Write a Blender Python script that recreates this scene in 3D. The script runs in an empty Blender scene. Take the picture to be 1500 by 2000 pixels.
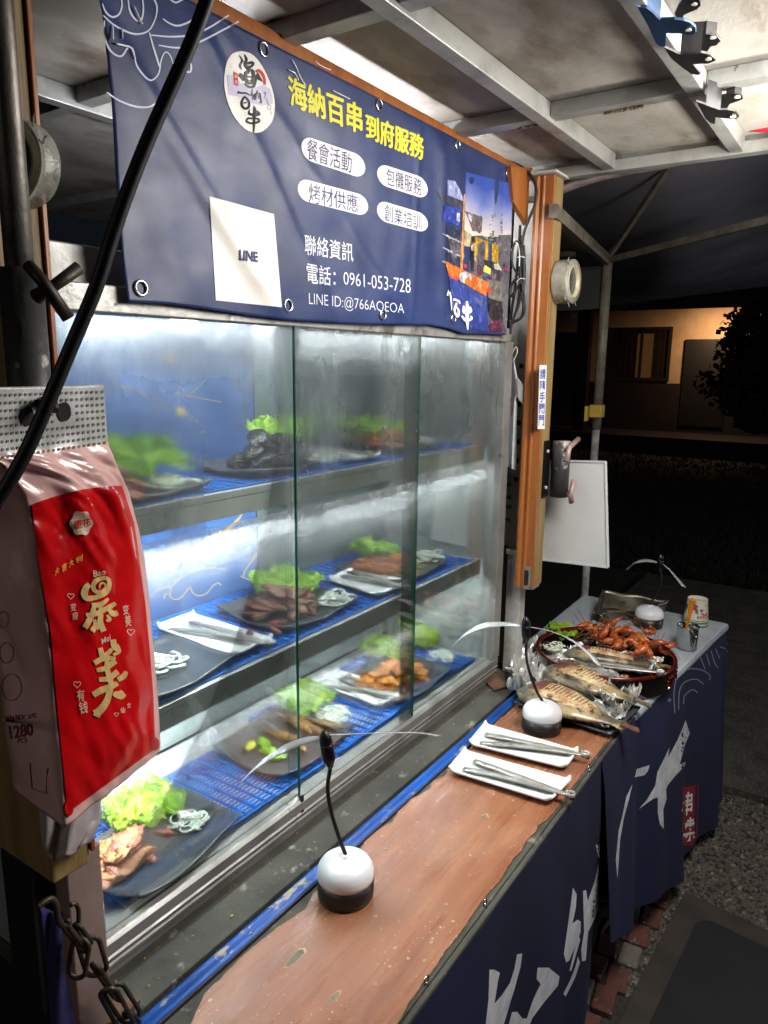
import bpy, math, random
from mathutils import Vector, Matrix, noise
from mathutils.bvhtree import BVHTree
R = random.Random(7)
sc = bpy.context.scene
col = sc.collection
# ---------------------------------------------------------------- camera
YAW, PITCH, ROLL, FPX = 0.59344627, -0.20073788, 0.01174651, 1424.76
cy, sy, cp, sp = math.cos(YAW), math.sin(YAW), math.cos(PITCH), math.sin(PITCH)
FW = Vector((cy*cp, sy*cp, sp)); RT = Vector((sy, -cy, 0)); UP = RT.cross(FW)
cr, sr = math.cos(ROLL), math.sin(ROLL)
RT, UP = RT*cr + UP*sr, UP*cr - RT*sr
cam = bpy.data.cameras.new('camera'); camo = bpy.data.objects.new('camera', cam); col.objects.link(camo)
mw = Matrix.Identity(4)
for i in range(3):
    mw[i][0] = RT[i]; mw[i][1] = UP[i]; mw[i][2] = -FW[i]
camo.matrix_world = mw
cam.sensor_fit = 'HORIZONTAL'; cam.sensor_width = 36; cam.lens = FPX/1500*36
cam.clip_start = 0.02; cam.clip_end = 400
sc.camera = camo
# ---------------------------------------------------------------- world (night) and exposure
w = bpy.data.worlds.new('World'); sc.world = w; w.use_nodes = True
nt = w.node_tree; bg = nt.nodes['Background']
bg.inputs[0].default_value = (.0040, .0052, .0078, 1); bg.inputs[1].default_value = 1.0
sc.view_settings.view_transform = 'Standard'; sc.view_settings.look = 'None'
sc.view_settings.exposure = 0.0; sc.view_settings.gamma = 1.0
sc.render.engine = 'CYCLES'
sc.cycles.use_denoising = True
sc.cycles.max_bounces = 8; sc.cycles.transparent_max_bounces = 16
sc.cycles.sample_clamp_indirect = 3.0; sc.cycles.caustics_reflective = False
def area(name, loc, target, size, power, color=(1, 1, 1), size_y=None):
    l = bpy.data.lights.new(name, 'AREA'); l.energy = power; l.color = color; l.size = size
    if size_y: l.shape = 'RECTANGLE'; l.size_y = size_y
    o = bpy.data.objects.new(name, l); col.objects.link(o); o.location = loc
    o.rotation_euler = (Vector(target)-Vector(loc)).to_track_quat('-Z', 'Y').to_euler()
    return o
# hanging work lamps of the stall, just outside the frame under the roof
area('work_lamp', (1.42, .0, .42), (1.40, .75, -.7), .55, 30, (1, .96, .91))
area('work_lamp_upward', (1.75, .02, .28), (1.75, .12, .6), .10, 7.5, (1, .94, .85))
area('bag_side_fill', (-1.6, .9, .9), (.35, .65, -.2), .8, 7.0, (1, .9, .82))  # added fill from out of view, lifts the dark side face of the bag
area('canopy_fill', (5.0, -4.0, .45), (4.5, 1.0, .75), .3, 38, (.95, .95, 1))  # unseen fill added to brighten the tent canopy, not an actual lamp
area('porch_lamp', (15.2, 2.75, .92), (16.0, 2.75, -.4), .25, 30, (1, .66, .38))
# ---------------------------------------------------------------- helpers
def ray(px, py): return FW + RT*((px-750)/FPX) - UP*((py-1000)/FPX)
def atz(px, py, z): r = ray(px, py); return r*(z/r.z)
def aty(px, py, y): r = ray(px, py); return r*(y/r.y)
def atx(px, py, x): r = ray(px, py); return r*(x/r.x)
WO = {}
def link(o): col.objects.link(o); return o
def empty(name, loc):
    o = link(bpy.data.objects.new(name, None)); o.location = loc; o.empty_display_size = .02
    WO[o.name] = Vector(loc); return o
def tag(o, label=None, cat=None, group=None, kind=None):
    if label: o['label'] = label
    if cat: o['category'] = cat
    if group: o['group'] = group
    if kind: o['kind'] = kind
    return o
def thing(name, label, cat, loc, group=None): return tag(empty(name, loc), label, cat, group)
class MB:
    def __init__(s): s.v = []; s.f = []; s.mi = []; s.cur = 0
    def add(s, vs, fs):
        b = len(s.v); s.v += [Vector(v) for v in vs]
        for f in fs: s.f.append(tuple(b+i for i in f)); s.mi.append(s.cur)
        return s
    def box(s, lo, hi):
        x0, y0, z0 = lo; x1, y1, z1 = hi
        return s.add([(x0,y0,z0),(x1,y0,z0),(x1,y1,z0),(x0,y1,z0),(x0,y0,z1),(x1,y0,z1),(x1,y1,z1),(x0,y1,z1)],
              [(0,3,2,1),(4,5,6,7),(0,1,5,4),(1,2,6,5),(2,3,7,6),(3,0,4,7)])
    def bar(s, a, b, w, h, up=(0,0,1)):
        a = Vector(a); b = Vector(b); d = (b-a).normalized(); u = Vector(up); sd = d.cross(u)
        if sd.length < 1e-5: sd = d.cross(Vector((1,0,0)))
        sd.normalize(); u = sd.cross(d)
        vs = []
        for p in (a, b):
            for i, j in ((-1,-1),(1,-1),(1,1),(-1,1)): vs.append(p+sd*(w/2*i)+u*(h/2*j))
        return s.add(vs, [(0,1,2,3),(7,6,5,4),(0,4,5,1),(1,5,6,2),(2,6,7,3),(3,7,4,0)])
    def tube(s, pts, r, n=8, cap=True):
        pts = [Vector(p) for p in pts]; rs = r if isinstance(r, (list, tuple)) else [r]*len(pts)
        b = len(s.v); prev = None
        for i, p in enumerate(pts):
            d = (pts[min(i+1, len(pts)-1)]-pts[max(i-1, 0)]).normalized()
            if prev is None:
                sd = d.cross(Vector((0,0,1)))
                if sd.length < .05: sd = d.cross(Vector((0,1,0)))
            else: sd = prev - d*prev.dot(d)
            sd.normalize(); prev = sd; u = d.cross(sd)
            for k in range(n):
                a = 2*math.pi*k/n; s.v.append(p+(sd*math.cos(a)+u*math.sin(a))*rs[i])
        for i in range(len(pts)-1):
            for k in range(n):
                s.f.append((b+i*n+k, b+i*n+(k+1)%n, b+(i+1)*n+(k+1)%n, b+(i+1)*n+k)); s.mi.append(s.cur)
        if cap:
            s.f.append(tuple(b+k for k in reversed(range(n)))); s.mi.append(s.cur)
            s.f.append(tuple(b+(len(pts)-1)*n+k for k in range(n))); s.mi.append(s.cur)
        return s
    def lathe(s, prof, c=(0,0,0), n=32, caps=True):
        b = len(s.v); c = Vector(c)
        for r, z in prof:
            for k in range(n):
                a = 2*math.pi*k/n; s.v.append(c+Vector((r*math.cos(a), r*math.sin(a), z)))
        for i in range(len(prof)-1):
            for k in range(n):
                s.f.append((b+i*n+k, b+i*n+(k+1)%n, b+(i+1)*n+(k+1)%n, b+(i+1)*n+k)); s.mi.append(s.cur)
        if caps:
            s.f.append(tuple(b+k for k in reversed(range(n)))); s.mi.append(s.cur)
            s.f.append(tuple(b+(len(prof)-1)*n+k for k in range(n))); s.mi.append(s.cur)
        return s
    def grid(s, fn, nu, nv, wrap=False):
        b = len(s.v)
        for i in range(nu+1):
            for j in range(nv+1): s.v.append(Vector(fn(i/nu, j/nv)))
        for i in range(nu):
            for j in range(nv):
                s.f.append((b+i*(nv+1)+j, b+(i+1)*(nv+1)+j, b+(i+1)*(nv+1)+j+1, b+i*(nv+1)+j+1)); s.mi.append(s.cur)
        return s
    def prism(s, pts, off):
        pts = [Vector(p) for p in pts]; off = Vector(off); n = len(pts)
        return s.add(pts+[p+off for p in pts], [tuple(range(n)), tuple(range(2*n-1, n-1, -1))]+[(i, (i+1)%n+0, (i+1)%n+n, i+n)[::-1] for i in range(n)])
    def blob(s, c, size, seed=0, sub=2, amp=.25, rot=None, freq=1.6):
        import bmesh
        bm = bmesh.new(); bmesh.ops.create_icosphere(bm, subdivisions=sub, radius=1)
        M_ = Matrix.Rotation(R.random()*6.28, 3, 'Z') if rot is None else rot
        o = Vector((seed*3.1, seed*1.7, seed*.9)); b = len(s.v)
        bm.verts.ensure_lookup_table()
        for v in bm.verts:
            p = v.co*(1+amp*noise.noise(v.co*freq+o)+amp*.5*noise.noise(v.co*freq*2.7+o))
            s.v.append(Vector(c)+M_ @ Vector((p.x*size[0], p.y*size[1], p.z*size[2])))
        for f in bm.faces: s.f.append(tuple(b+v.index for v in f.verts)); s.mi.append(s.cur)
        bm.free(); return s
    def build(s, name, mat, parent=None, smooth=False, local=False, bevel=0, solid=0):
        me = bpy.data.meshes.new(name)
        if local: og = Vector((0,0,0)); base = Vector((0,0,0))
        else:
            lo = Vector((min(v.x for v in s.v), min(v.y for v in s.v), min(v.z for v in s.v)))
            hi = Vector((max(v.x for v in s.v), max(v.y for v in s.v), max(v.z for v in s.v)))
            og = Vector(((lo.x+hi.x)/2, (lo.y+hi.y)/2, lo.z)); base = WO[parent.name] if parent else Vector((0,0,0))
        me.from_pydata([v-og for v in s.v], [], s.f)
        for m in (mat if isinstance(mat, (list, tuple)) else [mat]): me.materials.append(m)
        if isinstance(mat, (list, tuple)): me.polygons.foreach_set('material_index', s.mi)
        if smooth: me.polygons.foreach_set('use_smooth', [True]*len(me.polygons))
        me.validate(); me.update()
        o = link(bpy.data.objects.new(name, me)); o.location = og-base; WO[o.name] = og
        if parent: o.parent = parent
        if solid: md = o.modifiers.new('s', 'SOLIDIFY'); md.thickness = solid; md.offset = 0
        if bevel: md = o.modifiers.new('b', 'BEVEL'); md.width = bevel; md.segments = 2; md.limit_method = 'ANGLE'
        return o
def box(name, lo, hi, mat, parent=None, bevel=0): return MB().box(lo, hi).build(name, mat, parent, bevel=bevel)
def dup(root, loc=None, rz=None, label=None, group=None, scale=None):
    def cp_(o, par):
        c = o.copy(); col.objects.link(c); c.parent = par
        for ch in o.children: cp_(ch, c)
        return c
    r = cp_(root, None)
    if loc is not None: r.location = loc
    if rz is not None: r.rotation_euler = rz if isinstance(rz, tuple) else (0,0,rz)
    if scale: r.scale = (scale,)*3
    if label: r['label'] = label
    if group: r['group'] = group
    return r
# ---------------------------------------------------------------- materials
def srgb(h):
    c = [int(h[i:i+2], 16)/255 for i in (0, 2, 4)]
    return tuple(x/12.92 if x <= .04045 else ((x+.055)/1.055)**2.4 for x in c)+(1,)
def M(name, c, rough=.5, metal=0, c2=None, ns=8, nd=.0, lo=.4, hi=.65, bump=0, bs=40, stretch=(1,1,1), c3=None, s3=30, lo3=.6, hi3=.68, emit=None, es=0, coat=0, sss=0, trans=0, alpha=1, spec=.5, wcoord=False, rv=0, detail=6):
    m = bpy.data.materials.new(name); m.use_nodes = True; t = m.node_tree; N = t.nodes; L = t.links; p = N['Principled BSDF']
    c = srgb(c) if isinstance(c, str) else tuple(c)+(1,)
    p.inputs['Base Color'].default_value = c; p.inputs['Roughness'].default_value = rough; p.inputs['Metallic'].default_value = metal
    p.inputs['Specular IOR Level'].default_value = spec
    if coat: p.inputs['Coat Weight'].default_value = coat; p.inputs['Coat Roughness'].default_value = .15
    if sss: p.inputs['Subsurface Weight'].default_value = sss; p.inputs['Subsurface Radius'].default_value = (.01,.006,.003); p.inputs['Subsurface Scale'].default_value = .5
    if trans: p.inputs['Transmission Weight'].default_value = trans
    if alpha < 1: p.inputs['Alpha'].default_value = alpha
    if emit: p.inputs['Emission Color'].default_value = srgb(emit); p.inputs['Emission Strength'].default_value = es
    need = c2 or bump or c3 or rv
    if need:
        tc = N.new('ShaderNodeTexCoord'); mp = N.new('ShaderNodeMapping'); mp.inputs['Scale'].default_value = stretch
        if wcoord:
            g = N.new('ShaderNodeNewGeometry'); L.new(g.outputs['Position'], mp.inputs[0])
        else: L.new(tc.outputs['Object'], mp.inputs[0])
        def nz(s, d=detail):
            n = N.new('ShaderNodeTexNoise'); n.inputs['Scale'].default_value = s; n.inputs['Detail'].default_value = d; n.inputs['Roughness'].default_value = .6
            L.new(mp.outputs[0], n.inputs[0]); return n.outputs[0]
        cur = None
        def mask(src, a, b):
            r = N.new('ShaderNodeMapRange'); r.inputs[1].default_value = a; r.inputs[2].default_value = b; L.new(src, r.inputs[0]); return r.outputs[0]
        def mix(fac, a, b):
            x = N.new('ShaderNodeMix'); x.data_type = 'RGBA'; L.new(fac, x.inputs[0])
            if isinstance(a, tuple): x.inputs[6].default_value = a
            else: L.new(a, x.inputs[6])
            x.inputs[7].default_value = b; return x.outputs[2]
        cur = c
        if c2: cur = mix(mask(nz(ns), lo, hi), cur, srgb(c2) if isinstance(c2, str) else tuple(c2)+(1,))
        if c3: cur = mix(mask(nz(s3), lo3, hi3), cur, srgb(c3) if isinstance(c3, str) else tuple(c3)+(1,))
        if not isinstance(cur, tuple): L.new(cur, p.inputs['Base Color'])
        if bump:
            b = N.new('ShaderNodeBump'); b.inputs['Strength'].default_value = bump; b.inputs['Distance'].default_value = .004
            L.new(nz(bs), b.inputs['Height']); L.new(b.outputs[0], p.inputs['Normal'])
        if rv:
            r = N.new('ShaderNodeMapRange'); r.inputs[1].default_value = .3; r.inputs[2].default_value = .7
            r.inputs[3].default_value = max(.02, rough-rv); r.inputs[4].default_value = min(1, rough+rv)
            L.new(nz(ns*1.7), r.inputs[0]); L.new(r.outputs[0], p.inputs['Roughness'])
    return m
def strokes_w(pts, ws):                      # a brush stroke as a closed outline in photo pixels -> list of quads
    out = []
    n = len(pts); P = [Vector(p) for p in pts]; L_, R_ = [], []
    for i in range(n):
        d = (P[min(i+1,n-1)]-P[max(i-1,0)]); d.normalize(); nn = Vector((-d.y, d.x))
        wd = ws if not isinstance(ws, (list,tuple)) else ws[min(i, len(ws)-1)]
        L_.append(P[i]+nn*wd/2); R_.append(P[i]-nn*wd/2)
    return L_, R_
def smooth_pl(pts, k=4):
    P = [Vector(p) for p in pts]; out = []
    for i in range(len(P)-1):
        p0, p1, p2, p3 = P[max(i-1,0)], P[i], P[i+1], P[min(i+2,len(P)-1)]
        for j in range(k):
            t = j/k; out.append(.5*((2*p1)+(p2-p0)*t+(2*p0-5*p1+4*p2-p3)*t*t+(3*p1-p0-3*p2+p3)*t*t*t))
    out.append(P[-1]); return out
class Surf:                                   # a real surface that takes flat print
    def __init__(s, fn, off=.0012): s.fn = fn; s.off = off
    def p(s, x, y, o=1.0):
        r = s.fn(x, y)
        return r*(1-s.off*o/r.length) if r is not None else None
def bvh_surf(obj, fallback, off=.0012):
    me = obj.data; base = WO[obj.name]
    bv = BVHTree.FromPolygons([v.co+base for v in me.vertices], [tuple(p.vertices) for p in me.polygons])
    def fn(x, y):
        d = ray(x, y).normalized(); h = bv.ray_cast(Vector((0,0,0)), d)
        return h[0] if h[0] is not None else fallback(x, y)
    return Surf(fn, off)
def pr_stroke(mb, S, pts, ws, tf=lambda x, y: (x, y), sm=3, o=1.0):
    pts = [tf(*p) for p in pts]
    if sm and len(pts) > 2:
        n0 = len(pts); pts = smooth_pl(pts, sm)
        if isinstance(ws, (list,tuple)):
            ws = [ws[min(int(i/sm), len(ws)-1)]*(1-(i%sm)/sm)+ws[min(int(i/sm)+1, len(ws)-1)]*((i%sm)/sm) for i in range(len(pts))]
    L_, R_ = strokes_w(pts, ws)
    mb.add([S.p(p.x, p.y, o) for p in L_]+[S.p(p.x, p.y, o) for p in R_], [(i, i+1, len(L_)+i+1, len(L_)+i) for i in range(len(L_)-1)])
def pr_poly(mb, S, pts, tf=lambda x, y: (x, y), o=1.0):
    from mathutils.geometry import tessellate_polygon
    q = [tf(*p) for p in pts]
    tri = tessellate_polygon([[Vector((x, y, 0)) for x, y in q]])
    q, tri = refine(q, tri)
    mb.add([S.p(p[0], p[1], o) for p in q], tri)
def refine(q, tris, L=9):
    q = [Vector(p) for p in q]; out = []; st = [tuple(t) for t in tris]; mid = {}
    while st:
        t = st.pop(); e = [((q[t[i]]-q[t[(i+1)%3]]).length, i) for i in range(3)]; m = max(e)
        if m[0] <= L: out.append(t); continue
        i = m[1]; a, b, c = t[i], t[(i+1)%3], t[(i+2)%3]; k = (min(a,b), max(a,b))
        if k not in mid: mid[k] = len(q); q.append((q[a]+q[b])/2)
        n = mid[k]; st += [(a, n, c), (n, b, c)]
    return q, out
def tris_of(f):
    return [(g[0], g[i], g[i+1]) for g in f for i in range(1, len(g)-1)]
def pr_patch(mb, S, quad, nu=8, nv=8, o=1.0, tf=lambda x, y: (x, y)):
    a, b, c, d = [Vector(tf(*p)) for p in quad]   # TL TR BR BL
    def f(u, v): q = (a*(1-u)+b*u)*(1-v)+(d*(1-u)+c*u)*v; return S.p(q.x, q.y, o)
    mb.grid(f, nu, nv)
_txt = {}
def text_mesh(s, bold=0.0):
    k = (s, bold)
    if k in _txt: return _txt[k]
    cu = bpy.data.curves.new('t', 'FONT'); cu.body = s; cu.size = 1; cu.offset = bold; cu.resolution_u = 3
    o = bpy.data.objects.new('t', cu); col.objects.link(o)
    dg = bpy.context.evaluated_depsgraph_get(); dg.update()
    me = bpy.data.meshes.new_from_object(o.evaluated_get(dg))
    import bmesh
    bm = bmesh.new(); bm.from_mesh(me); bmesh.ops.triangulate(bm, faces=bm.faces[:]); bm.to_mesh(me); bm.free()
    v = [(a.co.x, a.co.y) for a in me.vertices]; f = [tuple(p.vertices) for p in me.polygons]
    bpy.data.objects.remove(o); bpy.data.meshes.remove(me)
    x0 = min(p[0] for p in v); x1 = max(p[0] for p in v); y0 = min(p[1] for p in v); y1 = max(p[1] for p in v)
    _txt[k] = ([((x-x0)/(x1-x0), (y-y0)/(y1-y0)) for x, y in v], f); return _txt[k]
def pr_text(mb, S, s, quad, bold=0.0, o=1.0, tf=lambda x, y: (x, y), fat=0):
    if fat:
        q4 = [Vector(tf(*p)) for p in quad]
        for k, (dx, dy) in enumerate(((-fat,0),(fat,0),(0,-fat*.8),(0,fat*.8),(-fat*.6,fat*.6),(fat*.6,-fat*.6))): pr_text(mb, S, s, [(p.x+dx, p.y+dy) for p in q4], 0, o+.12*k)
        return
    v, f = text_mesh(s, bold); a, b, c, d = [Vector(tf(*p)) for p in quad]; pts = []
    for x, y in v:
        q = (a*(1-x)+b*x)*y+(d*(1-x)+c*x)*(1-y); pts.append(q)
    pts, f = refine(pts, tris_of(f))
    mb.add([S.p(p.x, p.y, o) for p in pts], f)
def TF(ox, oy, s): return lambda x, y: (ox+x/s, oy+y/s)
# ================================================================ MATERIALS
G = -1.65; CT = -.923
m_alu = M('aluminium', '94938f', .42, .45, c2='7a7872', ns=9, lo=.45, hi=.7, c3='3a342c', s3=26, lo3=.66, hi3=.74, bump=.15, bs=120, rv=.12)
m_alu2 = M('aluminium_worn', '9a9893', .42, .5, c2='5f5a50', ns=14, lo=.5, hi=.66, c3='2a241c', s3=34, lo3=.62, hi3=.7, bump=.25, bs=90, rv=.15)
m_steelp = M('painted_steel', 'b9b9b2', .5, .1, c2='8c8980', ns=11, lo=.45, hi=.7, c3='4a3424', s3=30, lo3=.68, hi3=.74, bump=.2, bs=80)
m_inox = M('inox', 'c8c8c4', .22, 1, c2='a8a8a2', ns=20, rv=.08)
m_roof = M('roof_panel', 'aeaaa2', .55, .05, c2='8f897e', ns=3, lo=.42, hi=.6, c3='5a4a3a', s3=5, lo3=.54, hi3=.78, bump=.25, bs=60, wcoord=True, stretch=(1,1.8,1))
m_roofb = M('roof_beam', 'a9aaa6', .45, .45, c2='7d7b76', ns=8, lo=.45, hi=.7, c3='4d4238', s3=30, lo3=.66, hi3=.74, bump=.2, bs=70)
m_black = M('black_plastic', '0b0b0c', .35, spec=.5)
m_rub = M('black_rubber', '101011', .55, bump=.1)
m_white = M('white_plastic', 'e4e6ea', .35, spec=.5)
m_wht = M('white_ceramic', 'e8e8e6', .18, coat=.3)
m_orange = M('orange_wood', 'a0622e', .38, c2='83481e', ns=3, lo=.35, hi=.7, stretch=(9,9,.6), c3='caa27c', s3=60, lo3=.73, hi3=.78, bump=.12, bs=30, coat=.2)
m_khaki = M('khaki_wood', '927a4c', .6, c2='6f5a34', ns=4, lo=.35, hi=.7, stretch=(9,9,.6), c3='3b2a18', s3=40, lo3=.7, hi3=.76, bump=.25, bs=40)
m_grey = M('grey_board', '4a4940', .8, c2='302f29', ns=6, lo=.4, hi=.65, c3='8d8a78', s3=22, lo3=.62, hi3=.72, bump=.5, bs=60, stretch=(1,1,1), wcoord=True)
m_blue = M('blue_paint', '2159b0', .42, c2='163f86', ns=6, lo=.45, hi=.65, c3='a8a08a', s3=30, lo3=.575, hi3=.62, bump=.25, bs=60, wcoord=True, stretch=(.6,1,1))
m_dark = M('dark_void', '0a0a0a', .9)
def lam_mat():
    m = M('laminate', '9c6649', .32, c2='7c4b31', ns=3, lo=.3, hi=.7, stretch=(1.2, 14, 1), wcoord=True, bump=.1, bs=30, rv=.14)
    t = m.node_tree; N = t.nodes; L = t.links; p = N['Principled BSDF']
    src = p.inputs['Base Color'].links[0].from_socket
    g = N.new('ShaderNodeNewGeometry')
    def chip(scale, thr, w, colr, prev, seedoff):
        mp = N.new('ShaderNodeMapping'); mp.inputs['Location'].default_value = (seedoff, seedoff*2, 0); mp.inputs['Scale'].default_value = (1, 1.15, 1); L.new(g.outputs['Position'], mp.inputs[0])
        v = N.new('ShaderNodeTexVoronoi'); v.inputs['Scale'].default_value = scale; L.new(mp.outputs[0], v.inputs[0])
        n = N.new('ShaderNodeTexNoise'); n.inputs['Scale'].default_value = 5; L.new(mp.outputs[0], n.inputs[0])
        n2 = N.new('ShaderNodeTexNoise'); n2.inputs['Scale'].default_value = 180; L.new(mp.outputs[0], n2.inputs[0])
        a = N.new('ShaderNodeMath'); a.operation = 'MULTIPLY_ADD'; L.new(n2.outputs[0], a.inputs[0]); a.inputs[1].default_value = .12; L.new(v.outputs['Distance'], a.inputs[2])
        r = N.new('ShaderNodeMapRange'); r.inputs[1].default_value = thr+w; r.inputs[2].default_value = thr; L.new(a.outputs[0], r.inputs[0])
        r2 = N.new('ShaderNodeMapRange'); r2.inputs[1].default_value = .43; r2.inputs[2].default_value = .52; L.new(n.outputs[0], r2.inputs[0])
        mu = N.new('ShaderNodeMath'); mu.operation = 'MULTIPLY'; L.new(r.outputs[0], mu.inputs[0]); L.new(r2.outputs[0], mu.inputs[1])
        x = N.new('ShaderNodeMix'); x.data_type = 'RGBA'; L.new(mu.outputs[0], x.inputs[0]); L.new(prev, x.inputs[6]); x.inputs[7].default_value = srgb(colr); return x.outputs[2]
    c = chip(38, .16, .03, 'cbb394', src, 0); c = chip(38, .10, .02, '6d6a58', c, 0); c = chip(95, .16, .05, 'd2bda4', c, 3.3)
    n = N.new('ShaderNodeTexNoise'); n.inputs['Scale'].default_value = 9; n.inputs['Detail'].default_value = 8; L.new(g.outputs['Position'], n.inputs[0])
    r = N.new('ShaderNodeMapRange'); r.inputs[1].default_value = .45; r.inputs[2].default_value = .8; r.inputs[4].default_value = .5; L.new(n.outputs[0], r.inputs[0])
    x = N.new('ShaderNodeMix'); x.data_type = 'RGBA'; L.new(r.outputs[0], x.inputs[0]); L.new(c, x.inputs[6]); x.inputs[7].default_value = srgb('ad866c')
    L.new(x.outputs[2], p.inputs['Base Color']); return m
m_lam = lam_mat()
# ================================================================ GROUND
m_ground = M('ground_earth', '1e2018', .95, c2='15170f', ns=1.2, c3='2c2c24', s3=60, lo3=.55, hi3=.7, bump=.5, bs=40, wcoord=True)
tag(MB().add([(-60,-60,G-.01),(120,-60,G-.01),(120,80,G-.01),(-60,80,G-.01)], [(0,1,2,3)]).build('ground', m_ground), kind='structure')
m_conc = M('concrete', '4c4a43', .9, c2='34332e', ns=7, c3='6b675c', s3=70, lo3=.55, hi3=.66, bump=.5, bs=50, wcoord=True)
box('path', (2.95, -3, G-.009), (5.9, 1.4, G+.02), m_conc)['kind'] = 'structure'
m_gravel_bed = M('gravel_bed', '3a3731', .95, c2='2a2823', ns=60, bump=.8, bs=90, wcoord=True)
box('gravel_bed', (1.2, -2.0, G-.0095), (2.94, .9, G-.004), m_gravel_bed)['kind'] = 'structure'
# stones of the gravel strip
m_stone = M('gravel_stone', '625c53', .85, c2='4b463f', ns=60, lo=.4, hi=.6, c3='857b6c', s3=45, lo3=.58, hi3=.62, wcoord=True)
mb = MB(); RG = random.Random(3)
for i in range(16000):
    x = RG.uniform(1.75, 2.93); y = RG.uniform(-.75, .42); s = RG.uniform(.005, .011)
    a = RG.random()*6.28; ca, sa = math.cos(a), math.sin(a); v = []
    for dx, dy, dz in ((1,0,0),(.2,.8,0),(-.9,.3,0),(-.3,-.8,0),(.1,.1,.7),(.4,-.3,.45)):
        dx *= RG.uniform(.7,1.3); dy *= RG.uniform(.7,1.3); v.append((x+s*(dx*ca-dy*sa), y+s*(dx*sa+dy*ca), G-.003+s*dz))
    mb.add(v, [(0,1,4),(1,2,4),(2,3,4),(3,5,4),(5,0,4),(3,0,5)])
tag(mb.build('gravel', m_stone), 'loose grey and tan gravel on the ground beside the cloth and mat', kind='stuff')
# broken brick edging by the mat
P0 = atz(1338,1740,G+.01); P1 = atz(1500,1816,G+.01); P2 = atz(1204,2000,G+.01)
ex = (P1-P0).normalized()*.75; ey = (P2-P0).normalized()*.9
pav = thing('brick_edging', 'broken strip of red and grey paving bricks between blue cloth and mat', 'paving', (1.9, .25, G))
m_brick = M('brick', '5c382f', .9, c2='4a2a22', ns=20, c3='8c8578', s3=40, lo3=.6, hi3=.7, bump=.5, bs=80, wcoord=True)
m_brick2 = M('brick_grey', '66645a', .9, c2='4a483f', ns=20, c3='8d897c', s3=40, lo3=.6, hi3=.7, bump=.5, bs=80, wcoord=True)
for i in range(9):
    for j in range(5):
        x = 1.40+i*.095+R.uniform(-.006,.006); y = .50-j*.062-(i*.006)+R.uniform(-.004,.004)
        if R.random() < .06: continue
        dq = Vector((x, y, 0))-Vector((P0.x, P0.y, 0)); det = ex.x*ey.y-ex.y*ey.x; uu = (dq.x*ey.y-dq.y*ey.x)/det; vv = (ex.x*dq.y-ex.y*dq.x)/det
        if uu > -.05 and vv > -.05: continue
        hh = .012+R.uniform(0,.012)
        c = Vector((x, y, 0)); a = R.uniform(-.08,.08)+.1; ux = Vector((math.cos(a), math.sin(a), 0))*.043; uy = Vector((-math.sin(a), math.cos(a), 0))*.027
        pts = [c-ux-uy, c+ux-uy*.95, c+ux*.97+uy, c-ux+uy]
        MB().prism([(p.x, p.y, G-.005) for p in pts], (0,0,hh)).build('brick', m_brick2 if (i*3+j*2) % 4 == 1 else m_brick, pav, bevel=.003)
m_mat = M('floor_mat', '1b1b1d', .8, c2='121214', ns=5, c3='3a3a3a', s3=90, lo3=.7, hi3=.74, bump=.3, bs=200, wcoord=True)
m_matb = M('floor_mat_border', '3a342e', .8, c2='2a2622', ns=9, bump=.3, bs=150, wcoord=True)
mt = thing('floor_mat', 'black rubber floor mat with a raised grey border on the ground by the counter', 'mat', (P0.x, P0.y, G))
def matpt(u, v, z): q = P0+ex*u+ey*v; return (q.x, q.y, z)
MB().prism([matpt(0,0,G+.002), matpt(1,0,G+.002), matpt(1,1,G+.002), matpt(0,1,G+.002)], (0,0,.008)).build('border', m_matb, mt, bevel=.003)
def rr(a, b, rad, n=6):
    out = []
    for cx, cy_, st in ((a+rad, a+rad, 180), (b-rad, a+rad, 270), (b-rad, b-rad, 0), (a+rad, b-rad, 90)):
        for k in range(n+1):
            t = math.radians(st+90*k/n); out.append((cx+rad*math.cos(t), cy_+rad*math.sin(t)))
    return out
MB().prism([matpt(u, v, G+.011) for u, v in rr(.09,.92,.06)], (0,0,.004)).build('raised_panel', m_mat, mt, bevel=.002)
# ================================================================ DARK LAWN, BUILDING
m_grass = M('grass', '1b2a14', .95, c2='14200f', ns=20, wcoord=True)
mb = MB()
for i in range(26000):
    d = RG.uniform(0,1)**1.7; x = 6+d*9; y = RG.uniform(-3+d*0, 2+d*7); hgt = RG.uniform(.02,.05); a = RG.random()*6.28; s = .008+.01*d
    mb.add([(x-math.cos(a)*s, y-math.sin(a)*s, G-.01), (x+math.cos(a)*s, y+math.sin(a)*s, G-.01), (x+RG.uniform(-.02,.02), y+RG.uniform(-.02,.02), G+hgt)], [(0,1,2)])
tag(mb.build('lawn_grass', m_grass), 'dark short grass of the lawn in front of the building', kind='stuff')
BX = 16.0
m_wall = M('building_wall', 'b89a78', .85, c2='a58868', ns=2, bump=.15, bs=30, wcoord=True)
m_tile = M('building_dado', '1f1511', .8, c2='18100c', ns=3, wcoord=True)
m_bfr = M('window_frame_dark', '1d130d', .6)
m_cur = M('curtain', '6e4a30', .9, c2='54361f', ns=6, wcoord=True, stretch=(1,7,1))
m_eave = M('eave', '56483f', .8, c2='3f352e', ns=1, wcoord=True)
bld = thing('building', 'low building with orange lit wall, two dark windows and a door across the lawn', 'building', (BX+2, 3, G))
def wbox(name, p0, p1, d0, d1, mat, parent=bld):
    a = atx(*p0, BX); b = atx(*p1, BX); return box(name, (BX+d0, min(a.y,b.y), min(a.z,b.z)), (BX+d1, max(a.y,b.y), max(a.z,b.z)), mat, parent)
zt = 1.15; zd = atx(1270,748,BX).z; zg = -1.32
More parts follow.
